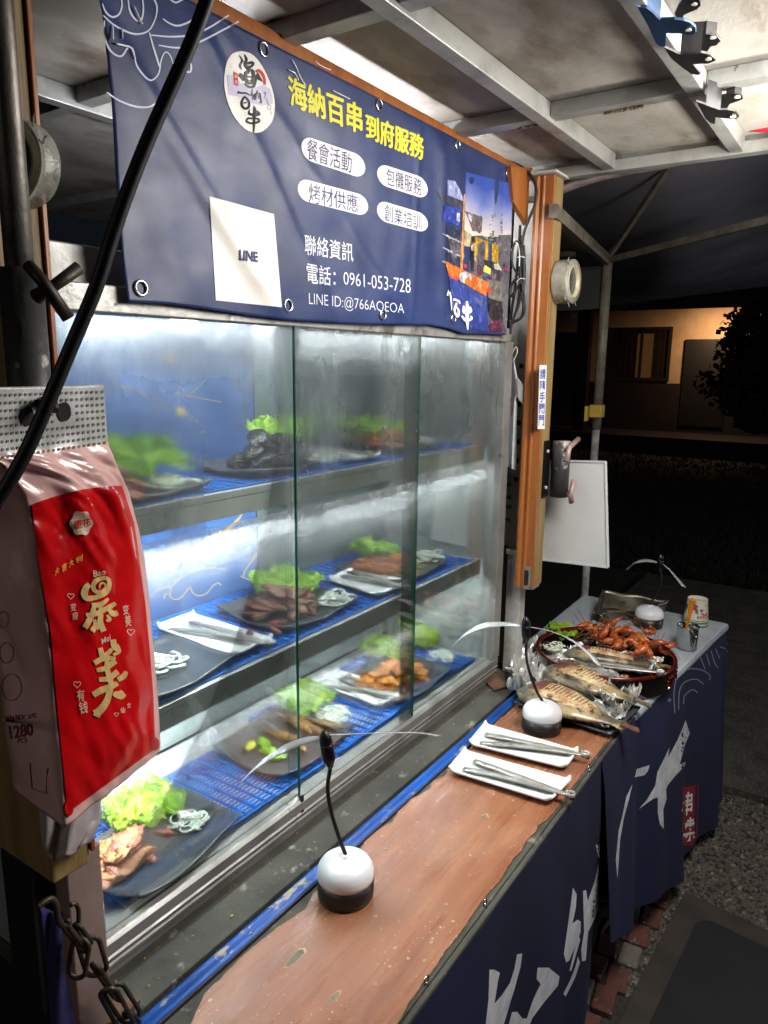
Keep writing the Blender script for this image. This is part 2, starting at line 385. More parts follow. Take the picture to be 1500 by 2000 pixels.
box('wall', (BX, -1.2, zd), (BX+.2, 8.5, zt), m_wall, bld); box('dado', (BX-.03, -1.2, zg), (BX+.2, 8.5, zd-.01), m_tile, bld)
box('veranda_step', (BX-1.5, -2.5, G-.01), (BX+.2, 9, zg-.002), m_tile, bld)
MB().prism([(BX+.2,-3,zt+.02),(BX-1.4,-3,zt-.10),(BX-1.4,-3,zt+.12),(BX+.2,-3,zt+.5)], (0,13,0)).build('eave', m_eave, bld)
MB().prism([(BX+.3,-3,zt+.45),(BX-1.5,-3,zt+.125),(BX-1.5,-3,zt+.18),(BX+4,-3,zt+1.6),(BX+4,-3,zt+1.2)], (0,13,0)).build('roof', m_tile, bld)
def window(xl, xr, yt_, yb):
    a = atx(xl, yt_, BX); b = atx(xr, yb, BX); y0, y1 = b.y, a.y; z0, z1 = b.z, a.z
    f = MB(); f.box((BX-.05,y0,z0),(BX-.004,y1,z0+.06)); f.box((BX-.05,y0,z1-.06),(BX-.004,y1,z1)); f.box((BX-.05,y0,z0+.061),(BX-.004,y0+.06,z1-.061)); f.box((BX-.05,y1-.06,z0+.061),(BX-.004,y1,z1-.061))
    ym = (y0+y1)/2; f.box((BX-.045,ym-.03,z0+.061),(BX-.006,ym+.03,z1-.061))
    w_ = f.build('window', m_bfr, bld)
    c = MB(); c.grid(lambda u, v: (BX-.010+.005*math.sin(u*60), y0+.07+u*(y1-y0-.14), z0+.07+v*(z1-z0-.14)), 80, 1); c.build('curtain', m_cur, w_)
    box('pane', (BX-.0225, y0+.062, z0+.062), (BX-.0205, y1-.062, z1-.062), m_gls, w_)
m_gls = M('window_glass', '201a16', .08, alpha=.45)
window(1200, 1306, 640, 744); window(1072, 1125, 650, 746)
wbox('door', (1341,663), (1412,835), -.06, -.004, M('door_dark', '0c0a09', .6))
wbox('lit_curtain', (1247,652), (1259,738), -.0185, -.0175, m_lit := M('curtain_lit', 'c08a5a', .8, emit='c98a50', es=.22))
wbox('lit_curtain', (1265,652), (1271,738), -.0185, -.0175, m_lit)
for px_ in (1139,):
    a = atx(px_, 700, BX-1.0); box('column', (BX-1.1, a.y-.13, zg), (BX-.9, a.y+.13, zt-.06), m_bfr, bld)
# dark tree and planters at the right
m_leaf = M('tree_leaf', '182216', .9, c2='0f170e', ns=1)
m_bark = M('bark', '1a130d', .9)
tr = thing('tree', 'dark bushy tree at the far right in front of the building wall', 'tree', (12, 1.0, G))
MB().tube([(12,1.0,G),(12.05,1.0,-.5),(12,.95,.2),(12.1,.9,.9)], [.09,.07,.06,.04]).build('trunk', m_bark, tr, True)
mb = MB()
c0 = atx(1492, 715, 12)
for i in range(9000):
    th = RG.random()*6.28; rr_ = RG.random()**.5; zz = RG.uniform(-1,1)
    k = .66*math.sqrt(1-zz*zz)*rr_*(1+.7*noise.noise(Vector((math.cos(th)*2, math.sin(th)*2, zz*2))))
    p = Vector((12+k*math.cos(th), c0.y+k*math.sin(th), c0.z+zz*.95)); s = .048
    d1 = Vector((RG.uniform(-1,1),RG.uniform(-1,1),RG.uniform(-1,1)))*s; d2 = Vector((RG.uniform(-1,1),RG.uniform(-1,1),RG.uniform(-1,1)))*s
    mb.add([p-d1, p+d2, p+d1, p-d2], [(0,1,2,3)])
mb.build('crown', m_leaf, tr)
m_pot = M('planter_white', '8c8b86', .7)
for i, (px_, py0, py1, lb) in enumerate(((1450, 730, 830, 'tall pale planter standing left of the dark tree by the door'), (1488, 760, 815, 'small pale planter standing under the dark tree at the right edge'))):
    a = atx(px_, py1, 14.0); b = atx(px_, py0, 14.0)
    pl = thing('planter', lb, 'planter', (14.0, a.y, a.z))
    MB().lathe([(.10,a.z),(.14,a.z+.1),(.17,b.z-.04),(.18,b.z)], (14.0,a.y,0), 16).build('pot', m_pot, pl, True)
    mb = MB()
    for k in range(60):
        p = Vector((14.0+RG.uniform(-.15,.15), a.y+RG.uniform(-.18,.18), b.z+RG.uniform(.0,.3))); mb.blob(p, (.03,.03,.02), k, 1)
    mb.build('foliage', m_pot if i == 0 else m_leaf, pl)
# ================================================================ DARK TENT BEHIND THE STALL
m_fab = M('tent_fabric', '8e8e98', .85, c2='6e6e78', ns=1.5, bump=.4, bs=3, wcoord=True)
m_strut = M('tent_strut', '7d7668', .55, .2, c2='5d574b', ns=20)
tent = thing('canopy_tent', 'dark grey pop-up canopy tent with pale struts behind the stall', 'tent', (3.2, .9, G))
C = Vector((2.93, .947, .40)); 
qa, qb, qc, qd = atz(1040, 262, .64), atz(1560, 232, .64), atx(1560, 552, 6.2), atx(1060, 612, 6.2)
def cano(u, v):
    p = (qa*(1-u)+qb*u)*(1-v)+(qd*(1-u)+qc*u)*v; return p+Vector((0,0,.05*math.sin(u*7+1)*math.sin(v*3.1)))
MB().grid(cano, 30, 20).build('canopy', m_fab, tent, True)
mb = MB()
MB().tube([(C.x,C.y,C.z), (C.x,C.y,-.25)], .019, 12).build('leg', m_strut, tent, True)
MB().tube([(C.x,C.y,-.25), (C.x,C.y,G)], .015, 12).build('leg', M('tent_leg_white','b9bab8',.4,.3,c2='8a8a86',ns=30), tent, True)
def strut(a, b, w=.014): MB().bar(a, b, w, w*1.6).build('strut', m_strut, tent)
strut(C, atz(1080, 412, .395), .022); strut(C, atz(1510, 427, .42)); strut(C+Vector((0,0,.01)), atz(1312, 318, .62))
m_yel = M('yellow_plastic', 'b7a040', .45)
lk = atx(1160, 800, C.x); MB().box((C.x-.03,C.y-.024,lk.z-.03),(C.x+.02,C.y+.024,lk.z+.02)).box((C.x-.05,C.y+.026,lk.z-.045),(C.x-.02,C.y+.038,lk.z+.015)).build('locking_clip', m_yel, tent, bevel=.004)
m_val = M('valance_fabric', '2f332e', .8, c2='23261f', ns=6, bump=.4, bs=14)
def val(u, v):
    a = Vector((C.x-.01, C.y-.01, C.z-.02)); b = a+Vector((.12, .85, .03)); q = a*(1-u)+b*u; return (q.x+.006*math.sin(u*22+v*2), q.y, q.z-v*(.155+.012*math.sin(u*9)))
MB().grid(val, 26, 6).build('valance', m_val, tent, True)
m_ply = M('plywood_underside', '80725a', .7, c2='5f5340', ns=4, stretch=(1,5,1), wcoord=True)
# underside of the tent's folded side seen beyond the post
MB().prism([C+Vector((-.02,.03,.03)), C+Vector((-1.0,-.12,.03)), C+Vector((-1.0,.8,.08)), C+Vector((.05,.9,.08))], (0,0,.01)).build('side_panel', m_ply, tent)
MB().bar(C+Vector((-.1,.10,.018)), C+Vector((0,.8,.06)), .03, .02).build('batten', m_strut, tent)
# pink cloth rolled under the end of the roof
m_pink = M('pink_cloth', '8f7f7c', .85, c2='6b5f5c', ns=9, c3='a34a58', s3=5, lo3=.66, hi3=.72, bump=.6, bs=30, wcoord=True)
def pk(u, v):
    px = 1080+u*320; top = 358-75*u**1.1-8*math.sin(u*3.1); bot = 384-88*u-6*math.sin(u*6)
    if u > .85: bot = min(bot, top+28*(1-u)/.15+3)
    bulge = math.sin(v*math.pi)
    q = atx(px, top*(1-v)+bot*v, 2.10-.035*bulge+.01*noise.noise(Vector((u*12, v*3, 0)))); return q
o = MB().grid(pk, 60, 8).build('cloth_roll', m_pink, smooth=True, solid=.006); tag(o, 'crumpled dirty pink cloth rolled up under the end edge of the roof', 'cloth')
# ================================================================ STALL ROOF
RZ = .52
roof = thing('stall_roof', 'stained white panel roof with grey steel beams over the stall', 'roof', (1.0, 1.2, RZ))
xs = [-.9, -.3, .42, .985, 1.56, 2.0]; ys = [-1.2, -.45, .355, .655, 1.42, 2.62]
for i in range(len(xs)-1):
    for j in range(len(ys)-1):
        box('roof_panel', (xs[i]+.002, ys[j]+.002, RZ+.012), (xs[i+1]-.002, ys[j+1]-.002, RZ+.022+R.uniform(0,.003)), m_roof, roof)
for x in (.42, .985, 1.56): 
    for j in range(len(ys)-1):
        box('cross_beam', (x-.018, ys[j]+.016, RZ-.018), (x+.018, ys[j+1]-.016, RZ+.0115), m_roofb, roof, .002)
for y in ys[1:-1]: box('long_beam', (-.9, y-.0155, RZ-.026), (1.985, y+.0155, RZ+.0113), m_roofb, roof, .002)
MB().box((1.986, -1.2, RZ-.03), (2.02, 2.62, RZ-.002)).box((2.0, -1.2, RZ), (2.024, 2.62, RZ+.04)).build('end_rail', m_roofb, roof, bevel=.002)
m_weld = M('weld_bead', '5c5342', .6, .5, c2='9c8a5c', ns=60, bump=1, bs=120)
mb = MB()
for k in range(26): mb.blob((1.575+R.uniform(-.004,.004), .40+.0027*k*1.1+.06, RZ-.019), (.005,.005,.004), k, 1)
mb.build('weld_bead', m_weld, roof)
mb = MB()
for k in range(14): mb.blob((1.575+R.uniform(-.004,.004), .68+.003*k, RZ-.019), (.004,.004,.003), k+40, 1)
mb.build('weld_bead', m_weld, roof)
# steel hook brackets bolted to the long beam
c8 = TF(1220, 0, 5.357)
fr = [[(120,60),(165,75),(230,85),(290,130),(370,213),(520,205),(620,218),(690,240),(745,290),(748,340),(700,372),(600,356),(440,350),(430,492),(370,490),(325,455),(240,270)],
      [(400,488),(490,530),(580,570),(700,560),(800,553),(900,575),(962,632),(880,667),(790,672),(718,676),(760,730),(800,770),(770,790),(700,780),(600,710),(490,620)],
      [(748,1063),(800,1080),(850,1100),(915,1150),(1000,1152),(1080,1152),(1160,1168),(1198,1222),(1165,1247),(1050,1240),(952,1230),(945,1300),(900,1290),(845,1245)]]
bk = [[(520,150),(560,60),(610,-10),(780,-5),(797,60),(760,100),(700,125),(620,160),(600,215),(560,215)],
      [(615,545),(640,430),(720,380),(850,355),(960,372),(1008,430),(960,478),(900,490),(862,550),(760,570)],
      [(925,1150),(945,1020),(1060,1000),(1150,980),(1222,992),(1237,1035),(1190,1060),(1100,1090),(1065,1150)]]
m_brb = M('bracket_blue_steel', '27496e', .4, .6, c2='1b3350', ns=8)
m_brk = M('bracket_dark_steel', '3a3a3c', .42, .7, c2='262322', ns=9, c3='5a4030', s3=20, lo3=.6, hi3=.7)
lab_b = ['blue steel hook bracket bolted under the roof beam at the top right', 'dark steel hook bracket just below the blue one on the roof beam', 'dark steel hook bracket nearest the end edge of the roof beam']
lab_k = ['hook bracket behind the blue one on the far side of the beam', 'cobwebbed brown hook bracket behind the middle dark one', 'cobwebbed hook bracket behind the one nearest the roof edge']
def slot(mb, cx, cy_, z):
    for k in range(1):
        pts = [atz(*c8(cx+30*math.cos(t)*1.1, cy_+13*math.sin(t)), z) for t in [2*math.pi*i/10 for i in range(10)]]
        mb.prism(pts, (0,0,-.0015))
m_slot = M('slot_bright', 'd8d4c8', .5)
for polys, labs, z, slots in ((fr, lab_b, RZ-.055, ((668,308),(876,615),(1135,1216))), (bk, lab_k, RZ-.030, ((728,38),(924,390),(1180,1012)))):
    for i, pl in enumerate(polys):
        pts = [atz(*c8(*p), z) for p in pl]
        mt_ = m_brb if (i == 0 and polys is fr) else m_brk
        t_ = thing('hook_bracket', labs[i], 'bracket', sum(pts, Vector())/len(pts), 'hook brackets under the roof beam')
        MB().prism(pts, (0,0,.004)).build('plate', mt_, t_, bevel=.0008)
        q = pts[0]; a = Vector(pts[3]); MB().prism([pts[2], pts[3], pts[4]], (0,0,RZ-.012-z)).build('web', mt_, t_)
        mb = MB(); slot(mb, *slots[i], z-.0005); mb.build('slot', m_slot, t_)
# zip ties, black cable and red wrap along the end rail
m_tie = M('zip_tie', 'd8d8d0', .4)
for lab, pts in (('thin white zip tie hanging from the roof edge below the last hook bracket', ((1422,235),(1420,255),(1406,263),(1404,270),(1408,280),(1415,289))), ('small white zip tie hanging from the roof edge above the orange post', ((1162,272),(1160,288),(1150,295),(1143,298),(1146,308),(1150,316)))):
    tag(MB().tube(smooth_pl([atx(*p, 1.975) for p in pts]), .0011, 6).build('zip_tie', m_tie, smooth=True), lab, 'zip tie')
cb = smooth_pl([atx(*p, 1.975) for p in ((1010,318),(1060,314),(1130,298),(1220,282),(1280,268),(1330,265),(1400,262),(1470,254),(1500,250),(1560,244))])
tag(MB().tube(cb, .0035, 8).build('cable', m_rub, smooth=True), 'black cable running along the end edge of the roof', 'cable')
m_red = M('red_tape', 'b01a30', .5, bump=.5, bs=40)
tag(MB().tube([atx(*p, 1.968) for p in ((1462,254),(1475,252),(1490,252),(1530,250),(1600,248))], [.003,.006,.007,.009,.009], 10).build('cable_wrap', m_red, smooth=True), 'bright red tape wrapped round the cable at the roof edge', 'tape')
# ================================================================ POSTS
pr = thing('roof_post', 'orange and khaki wooden roof post hanging at the far end of the case', 'post', (1.96, .80, -.637))
box('khaki_beam', (1.9365, .776, -.634), (1.992, .828, .487), m_khaki, pr, .003)
mb = MB(); prof = [(1.925,.777),(1.925,.800),(1.9215,.803),(1.9215,.808),(1.925,.811),(1.925,.816),(1.918,.820),(1.918,.829),(1.936,.831),(1.936,.777)]
mb.prism([(x, y, -.637) for x, y in prof], (0,0,1.124)).build('orange_face', m_orange, pr, bevel=.0015)
MB().box((1.905, .765, .4875), (1.998, .875, .4935)).box((1.9925,.780,.40),(1.9955,.822,.487)).build('top_bracket', m_steelp, pr)
# slot plate at the foot
mb = MB(); cx_, cy__ = .797, -.605
mb.prism([(1.9245, cx_+a, cy__+b) for a, b in ((-.014,-.035),(.014,-.035),(.014,.035),(-.014,.035))], (-.0012,0,0))
mb.build('slot_plate', m_alu2, pr)
pts = [(1.9229, cx_+.0075*math.cos(t), cy__+(.016 if math.sin(t) > 0 else -.016)+.0075*math.sin(t)) for t in [2*math.pi*(i+.5)/20 for i in range(20)]]
MB().prism(pts, (-.0008,0,0)).build('slot', m_dark, pr)
# brown gusset board behind the banner corner
MB().prism([aty(*p, .842) for p in ((998,325),(1040,328),(1034,350),(1030,440),(1022,425),(1003,395))], (0,.012,0)).build('gusset_board', m_orange, pr)
m_plas = M('cling_plastic', 'd8dadb', .08, alpha=.28, bump=.8, bs=60)
def tape_roll(name, lab, c, axis, r=.058, th=.045):
    t = thing(name, lab, 'tape roll', c)
    ax = Vector(axis).normalized(); rot = ax.to_track_quat('Z', 'Y').to_matrix()
    def lay(prof, mat, nm, sm=True):
        mb = MB(); mb.lathe(prof, (0,0,0), 40, caps=False); mb.v = [Vector(c)+rot @ v for v in mb.v]; return mb.build(nm, mat, t, sm)
    lay([(r*.72,0),(r*.97,0),(r,.003),(r*.985,.01),(r,.02),(r*.98,.03),(r,th-.003),(r*.97,th),(r*.72,th)], m_tape, 'tape')
    lay([(r*.72,-.001),(r*.72,th+.001),(r*.685,th+.001),(r*.685,-.001),(r*.72,-.001)], m_core, 'core')
    mb = MB().lathe([(0.001,th*.8),(r*.66,th*.8)], (0,0,0), 30, caps=False); mb.v = [Vector(c)+rot @ v for v in mb.v]; mb.build('inner_disc', m_tapd, t)
    mb = MB()
    for k in range(4):
        a = R.random()*6.28; p = Vector((r*math.cos(a), r*math.sin(a), th*.8)); q = p+Vector((math.cos(a)*.012, math.sin(a)*.012, .006)); mb.tube([Vector(c)+rot @ p, Vector(c)+rot @ (p*.5+q*.5+Vector((0,.003,0))), Vector(c)+rot @ q], [.0015,.0012,.0006], 5)
    mb.build('frayed_end', m_tape, t)['kind'] = 'stuff'
m_tape = M('clear_tape', 'b9b8ac', .15, alpha=.6, c2='8f8f86', ns=30, bump=1, bs=60, spec=.8)
m_core = M('tape_core', 'a39c78', .4)
m_tapd = M('tape_dark', '34363a', .25, c2='4d4f52', ns=30)
c_ = aty(1066, 545, .774); tape_roll('tape_roll', 'clear tape roll stuck on the khaki side of the orange post', (1.985, .774, c_.z), (0,-1,0))
# sticker on the khaki face
Skh = Surf(lambda x, y: aty(x, y, .776), .0006)
stk = thing('door_sticker', 'white sticker with blue characters on the khaki face of the roof post', 'sticker', aty(1060, 775, .7755))
m_pap = M('paper_white', 'e6e6e2', .45); m_bluep = M('print_blue', '1c3f9c', .5); m_bluel = M('print_lightblue', '5c86c8', .5)
mb = MB(); pr_patch(mb, Skh, [(1054,713),(1068,713),(1064,838),(1050,838)], 1, 4); mb.build('label', m_pap, stk)
mb = MB()
chs = '請隨手關門'
for i, c in enumerate(chs):
    y0 = 720+i*22.7; x0 = 1055.2-i*.72; pr_text(mb, Skh, c, [(x0, y0), (x0+10.8, y0), (x0+10.3, y0+20.5), (x0-.4, y0+20.5)], .02, 2)
mb.build('characters', m_bluep, stk)
# bracket tube clamped on the post with two handles
cl = thing('pipe_clamp', 'worn steel pipe clamp with two pink wing bolts on the post', 'clamp', (2.0, .75, -.3))
m_worn = M('worn_paint', '3f4040', .5, .4, c2='b4b0a6', ns=9, lo=.52, hi=.56, bump=.3, bs=40, wcoord=True)
z0c, z1c = aty(1060,972,.775).z, aty(1060,862,.775).z
box('plate', (1.950, .7705, z0c), (1.9915, .7755, z1c), m_blackm := M('dark_steel', '1d1e20', .45, .6, bump=.2, bs=50), cl, .001)
xc, yc = 2.0, .742
MB().tube([(xc,yc,z0c+.002),(xc,yc,z1c-.002)], .026, 24).build('sleeve', m_worn, cl, True)
for z in (z0c+.03, z1c-.03): MB().tube([(1.9625,.7704,z),(1.9625,.764,z)], .005, 8).build('bolt', m_steelp, cl, True)
m_pinkb = M('pink_bolt', 'a68c84', .5, .3, c2='7d655d', ns=20)
def wing(c, tip1, tip2, name='wing_bolt'):
    mb = MB(); mb.tube([Vector((xc,yc-.024,c.z)), c], .006, 10); mb.tube([tip1, c, tip2], [.008,.007,.008], 10); mb.build(name, m_pinkb, cl, True)
P = lambda x, y, yy=.700: aty(x, y, yy)
wing(P(1114,966), P(1121,938), P(1116,981)); wing(P(1112,874,.700), P(1129,858), P(1106,902))
# white board hanging behind the clamp
wb = thing('white_board', 'blank white notice sheet in a clear holder beyond the orange post', 'sign', (2.06, .7, -.57))
def wbp(u, v):
    a, b, c, d = atx(1060,899,2.06), atx(1183,902,2.03), atx(1188,1108,2.03), atx(1058,1093,2.06)
    return (a*(1-u)+b*u)*(1-v)+(d*(1-u)+c*u)*v
m_sheet = M('notice_sheet', 'dcdedd', .12, c2='cfd3d4', ns=5, coat=.6, bump=.04, bs=6)
MB().grid(wbp, 4, 4).build('sheet', m_sheet, wb, solid=.002)
fr_ = MB()
for a, b in (((0,0),(1,0)),((1,0),(1,1)),((1,1),(0,1)),((0,1),(0,0))): fr_.bar(wbp(*a), wbp(*b), .005, .006, up=(1,0,0))
fr_.build('clear_edge', M('clear_edge', 'd4d8d8', .1, spec=.9), wb)
# ---- lower steel post and perforated upright
lp = thing('steel_post', 'pale grey square steel post under the orange post at the case end', 'post', (1.96, .83, CT))
a = atx(981,1300,1.95); b = atx(1009,1300,1.95); y0, y1 = b.y, a.y; zt_ = atx(990,1075,1.95).z
box('tube', (1.95, y0, CT), (1.99, y1, zt_), m_steelp, lp, .003)
box('cap', (1.945, y0-.035, zt_-.01), (1.995, y1+.003, zt_+.006), m_steelp, lp, .002)
box('lower_bracket', (1.945, y0-.04, -.645), (1.995, y0-.001, -.6385), m_steelp, lp, .001)
up_ = thing('perforated_upright', 'grey perforated steel upright between case and orange post', 'upright', (1.97, .85, zt_))
a = atx(1000,900,1.97); b = atx(1018,900,1.97)
box('channel', (1.968, b.y, zt_+.008), (1.975, a.y, .50), m_steelp, up_)
mb = MB()
for k in range(7):
    q = atx(1016, 715+k*37, 1.9675); mb.prism([(1.9674, b.y+.012+.0075*math.cos(t), q.z+.0075*math.sin(t)) for t in [2*math.pi*i/12 for i in range(12)]], (-.0006,0,0))
mb.build('holes', m_dark, up_)
box('side_rail', (1.9765, a.y+.002, zt_+.008), (1.99, a.y+.03, .50), m_steelp, up_)
for k, yy in enumerate((945, 970, 988, 1013)):
    q = atx(978, yy, 1.94); mb = MB()
    mb.bar(q+Vector((0,.02,0)), q+Vector((0,-.035,.0)), .003, .009); mb.bar(q+Vector((-.004,-.02,.001)), q+Vector((-.004,-.036,.001)), .003, .012)
    tag(mb.build('hinge_clip', m_inox), ['topmost', 'second', 'third', 'lowest'][k]+' small steel clip sticking out between case end and upright', 'clip', 'small steel clips on the case end')
# paper bag hanging there
m_bagp = M('white_bag', 'c9cacb', .6, c2='b6b8ba', ns=9, bump=.5, bs=20)
bgp = thing('hanging_paper_bag', 'folded white printed bag hanging between the case and the orange post', 'bag', atx(1000, 910, 1.935))
def pbag(u, v):
    l = 992-6*(1-abs(v-.2)*1.2)*0 - (8 if v > .15 else v*40)*.6 - v*2; l = 997-9*min(1, v*5)+v*2; r = 1003+12*min(1, v*4)-v*1
    if v > .35: r = 1012-v*4
    return atx(l+(r-l)*u, 700+v*212+6*u*v, 1.935-.008*math.sin(u*9+v*3))
ob = MB().grid(pbag, 10, 24).build('bag_sheet', m_bagp, bgp, True)
MB().prism([atx(*p, 1.925) for p in ((1010,738),(1022,752),(1022,792),(1011,776))], (.004,0,0)).build('handle_flap', m_bagp, bgp)
m_ink = M('ink_grey', '6a6d74', .6)
Sb = bvh_surf(ob, lambda x, y: atx(x, y, 1.93)); mb = MB()
pr_stroke(mb, Sb, [(990+ 11*math.cos(t)*.9+3, 783+32*math.sin(t)) for t in [2*math.pi*i/16 for i in range(17)]], 1.2, sm=0)
for i, c in enumerate('海納'): pr_text(mb, Sb, c, [(989,758+i*14),(999,758+i*14),(999,770+i*14),(989,770+i*14)], 0)
pr_stroke(mb, Sb, [(987,798),(993,792),(1000,797),(996,804),(990,802)], 1.6)
mb.build('print', m_ink, bgp)
MB().tube(smooth_pl([atx(*p, 1.93) for p in ((998,704),(1000,690),(1008,678),(1010,690),(1000,708))]), .0016, 6).build('string', m_tie, bgp, True)
# bundle of black cables with white ties
cbn = thing('cable_bundle', 'bundle of looped black cables tied with white zip ties by the orange post', 'cable', atx(1015,630,1.915))
def cab(pts, r=.0035, X=1.905, mat=None): MB().tube(smooth_pl([atx(p[0], p[1], X-(p[2] if len(p) > 2 else 0)) for p in pts], 5), r, 8).build('cable', mat or m_rub, cbn, True)
cab([(985,315),(1010,322),(1032,338),(1047,365),(1045,400),(1030,435),(1020,470),(1016,520),(1015,560)], .0042, 1.90)
cab([(1016,440),(1012,500),(1006,560),(1000,600),(997,625)], .004); cab([(1020,460),(1021,520),(1018,560),(1022,600),(1018,620),(1005,628),(997,634)], .004)
cab([(1018,470),(1016,540),(1012,590),(1002,625),(996,640)], .0036, 1.9); cab([(1013,490),(1017,540),(1024,580),(1024,610),(1012,626),(998,628)], .003, 1.895)
cab([(1018,555),(1008,545),(998,560),(997,580),(1008,565),(1018,548)], .004, 1.89); cab([(1016,475),(1007,472),(1001,490),(1001,515),(1008,532),(1014,535)], .003, 1.89)
cab([(1022,480),(1024,530),(1021,570)], .005, 1.9); cab([(1020,570),(1012,600),(1004,618),(998,640),(998,652)], .003, 1.89)
for pts in (((1006,473),(1012,478),(1015,500),(1014,520)), ((1010,503),(1018,501),(1025,503)), ((1009,551),(1016,544),(1026,545))):
    MB().tube(smooth_pl([atx(*p, 1.885) for p in pts]), .0012, 6).build('zip_tie', m_tie, cbn, True)
# ---- LEFT POST, PIPE
m_khd = m_khaki
lpst = thing('left_post', 'khaki wooden post with orange edge at the left behind the steel pipe', 'post', (.45, .82, -.637))
box('khaki_beam', (.430, .776, -.636), (.4815, .90, .9), m_khd, lpst, .003)
box('orange_edge', (.482, .772, -.62), (.4875, .79, .9), m_orange, lpst, .001)
m_lowp = M('lower_post_pink', '8d7a72', .7, c2='75655f', ns=5, c3='4e4742', s3=30, lo3=.66, hi3=.72, bump=.2, bs=60, wcoord=True)
lpp = thing('lower_post', 'dull pink painted lower post below the red bag at the left', 'post', (.49, .84, G))
box('post_shaft', (.462, .800, G), (.512, .86, -.6365), m_lowp, lpp, .002)
box('dark_shaft', (.43, .83, G), (.4615, .90, -.6365), M('dark_post', '121316', .7, bump=.2), lpp, .002)
m_pipe = M('pipe_steel', '77726b', .45, .75, c2='4b443c', ns=7, lo=.42, hi=.62, c3='2a201a', s3=18, lo3=.58, hi3=.68, bump=.3, bs=60, stretch=(1,1,.5))
pp = thing('steel_pipe', 'worn round steel pipe with a T handle in front of the left post', 'pipe', (.38, .74, -.2))
def hd(x, y, d): r = ray(x, y); return r*(d/math.hypot(r.x, r.y))
pc = hd(37, 500, .83); pc2 = hd(53, 700, .83)
MB().tube([(pc.x, pc.y, .9), (pc.x, pc.y, -.3)], .0135, 24).build('pipe', m_pipe, pp, True)
MB().tube([(pc.x, pc.y, hd(40,525,.83).z), (pc.x, pc.y, -.34)], .0205, 28).build('sleeve', m_worn, pp, True)
m_hnd = M('handle_brown', '2e2723', .5, .4, c2='3f352e', ns=20, bump=.3, bs=60)
MB().tube([hd(55,518,.785), hd(80,545,.775), hd(134,622,.78)], [.0058,.006,.0062], 14).build('cross_bar', m_hnd, pp, True)
MB().tube([hd(70,580,.80), hd(100,562,.79), hd(154,523,.80)], [.0072,.0055,.0066], 14).build('clamp_screw', m_hnd, pp, True)
c_ = aty(58, 326, .775); tape_roll('tape_roll', 'clear tape roll with frayed end stuck behind the steel pipe at the left', c_, (-1,-.25,0), .043, .026)
# ================================================================ COUNTER
ctr = thing('counter', 'long serving counter with chipped reddish laminate top and blue painted rail', 'counter', (1.1, .6, G))
box('base_board', (.15, .4655, CT-.028), (1.885, .7415, CT-.002), m_grey, ctr, .002)
lft = [(372,2000),(400,1940),(432,1910),(470,1870),(516,1832),(555,1803),(596,1776),(612,1744),(650,1722),(680,1695),(700,1668),(712,1644),(740,1620),(752,1612),(768,1604),(778,1585),(796,1568),(802,1560),(822,1552),(840,1540),(846,1526),(868,1516),(874,1503),(888,1496),(893,1483),(915,1470),(925,1448),(945,1432),(952,1412),(985,1398),(1000,1384),(1010,1372)]
rgt = [(760,1996),(782,1955),(804,1924),(830,1890),(852,1856),(880,1822),(908,1780),(936,1742),(956,1722),(984,1676),(998,1664),(1010,1640),(1028,1624),(1032,1612),(1046,1604),(1068,1580),(1090,1548),(1112,1520),(1130,1494),(1148,1472),(1160,1455),(1176,1444),(1196,1420)]
L3 = [atz(x, y, CT) for x, y in lft]; R3 = [atz(x+19, y, CT) for x, y in rgt]
L3 = [Vector((.15, L3[0].y, CT)), Vector((.35, L3[0].y+.004, CT))]+L3+[Vector((1.86, .735, CT))]
R3 = [Vector((.15, .468, CT)), Vector((.5, .4665, CT))]+R3+[Vector((1.86, .468, CT))]
def jag(P3):
    out = []
    for i in range(len(P3)-1):
        n = max(1, int((P3[i+1]-P3[i]).length/.006))
        for k in range(n):
            q = P3[i].lerp(P3[i+1], k/n); q = q.copy(); q.y += .0022*noise.noise(Vector((q.x*70, 3, 0))); out.append(q)
    out.append(P3[-1]); return out
from mathutils.geometry import tessellate_polygon
lp_ = jag(L3); rp_ = jag(R3); rp_ = [Vector((p.x, max(p.y, .4665), p.z)) for p in rp_]
loop = lp_+rp_[::-1]
tri = tessellate_polygon([loop]); n_ = len(loop); mb = MB()
zt2 = CT+.0003
mb.add([(p.x, p.y, zt2) for p in loop]+[(p.x, p.y, CT-.0018) for p in loop], [tuple(t) for t in tri]+[(i, (i+1)%n_, n_+(i+1)%n_, n_+i) for i in range(n_)])
mb.build('laminate_top', m_lam, ctr)
m_chip = M('chip_grey', '5f5c4c', .85, c2='7d7968', ns=60, bump=.3, bs=100); m_chipe = M('chip_edge', 'd0b695', .7)
mb = MB(); mb2 = MB()
for pts in ([(556,1888),(562,1878),(577,1862),(582,1856),(592,1854),(595,1861),(586,1870),(576,1880),(562,1888)], [(640,1958),(646,1947),(656,1938),(664,1936),(662,1944),(652,1952),(642,1960)], [(684,1780),(690,1777),(686,1784)], [(793,1739),(799,1737),(796,1743)], [(746,1657),(760,1658),(752,1661)],[(829,1691),(840,1690),(834,1694)],[(940,1594),(950,1590),(953,1596),(944,1600)],[(905,1544),(912,1540),(910,1547)]):
    c = sum((Vector(p) for p in pts), Vector((0,0)))/len(pts)
    mb2.prism([atz(*(c+(Vector(p)-c)*1.16+Vector((1,-.6))), zt2+.0001) for p in pts], (0,0,.0002)); mb.prism([atz(*p, zt2+.0004) for p in pts], (0,0,.0002))
mb2.build('chip_rim', m_chipe, ctr); mb.build('chip', m_chip, ctr)
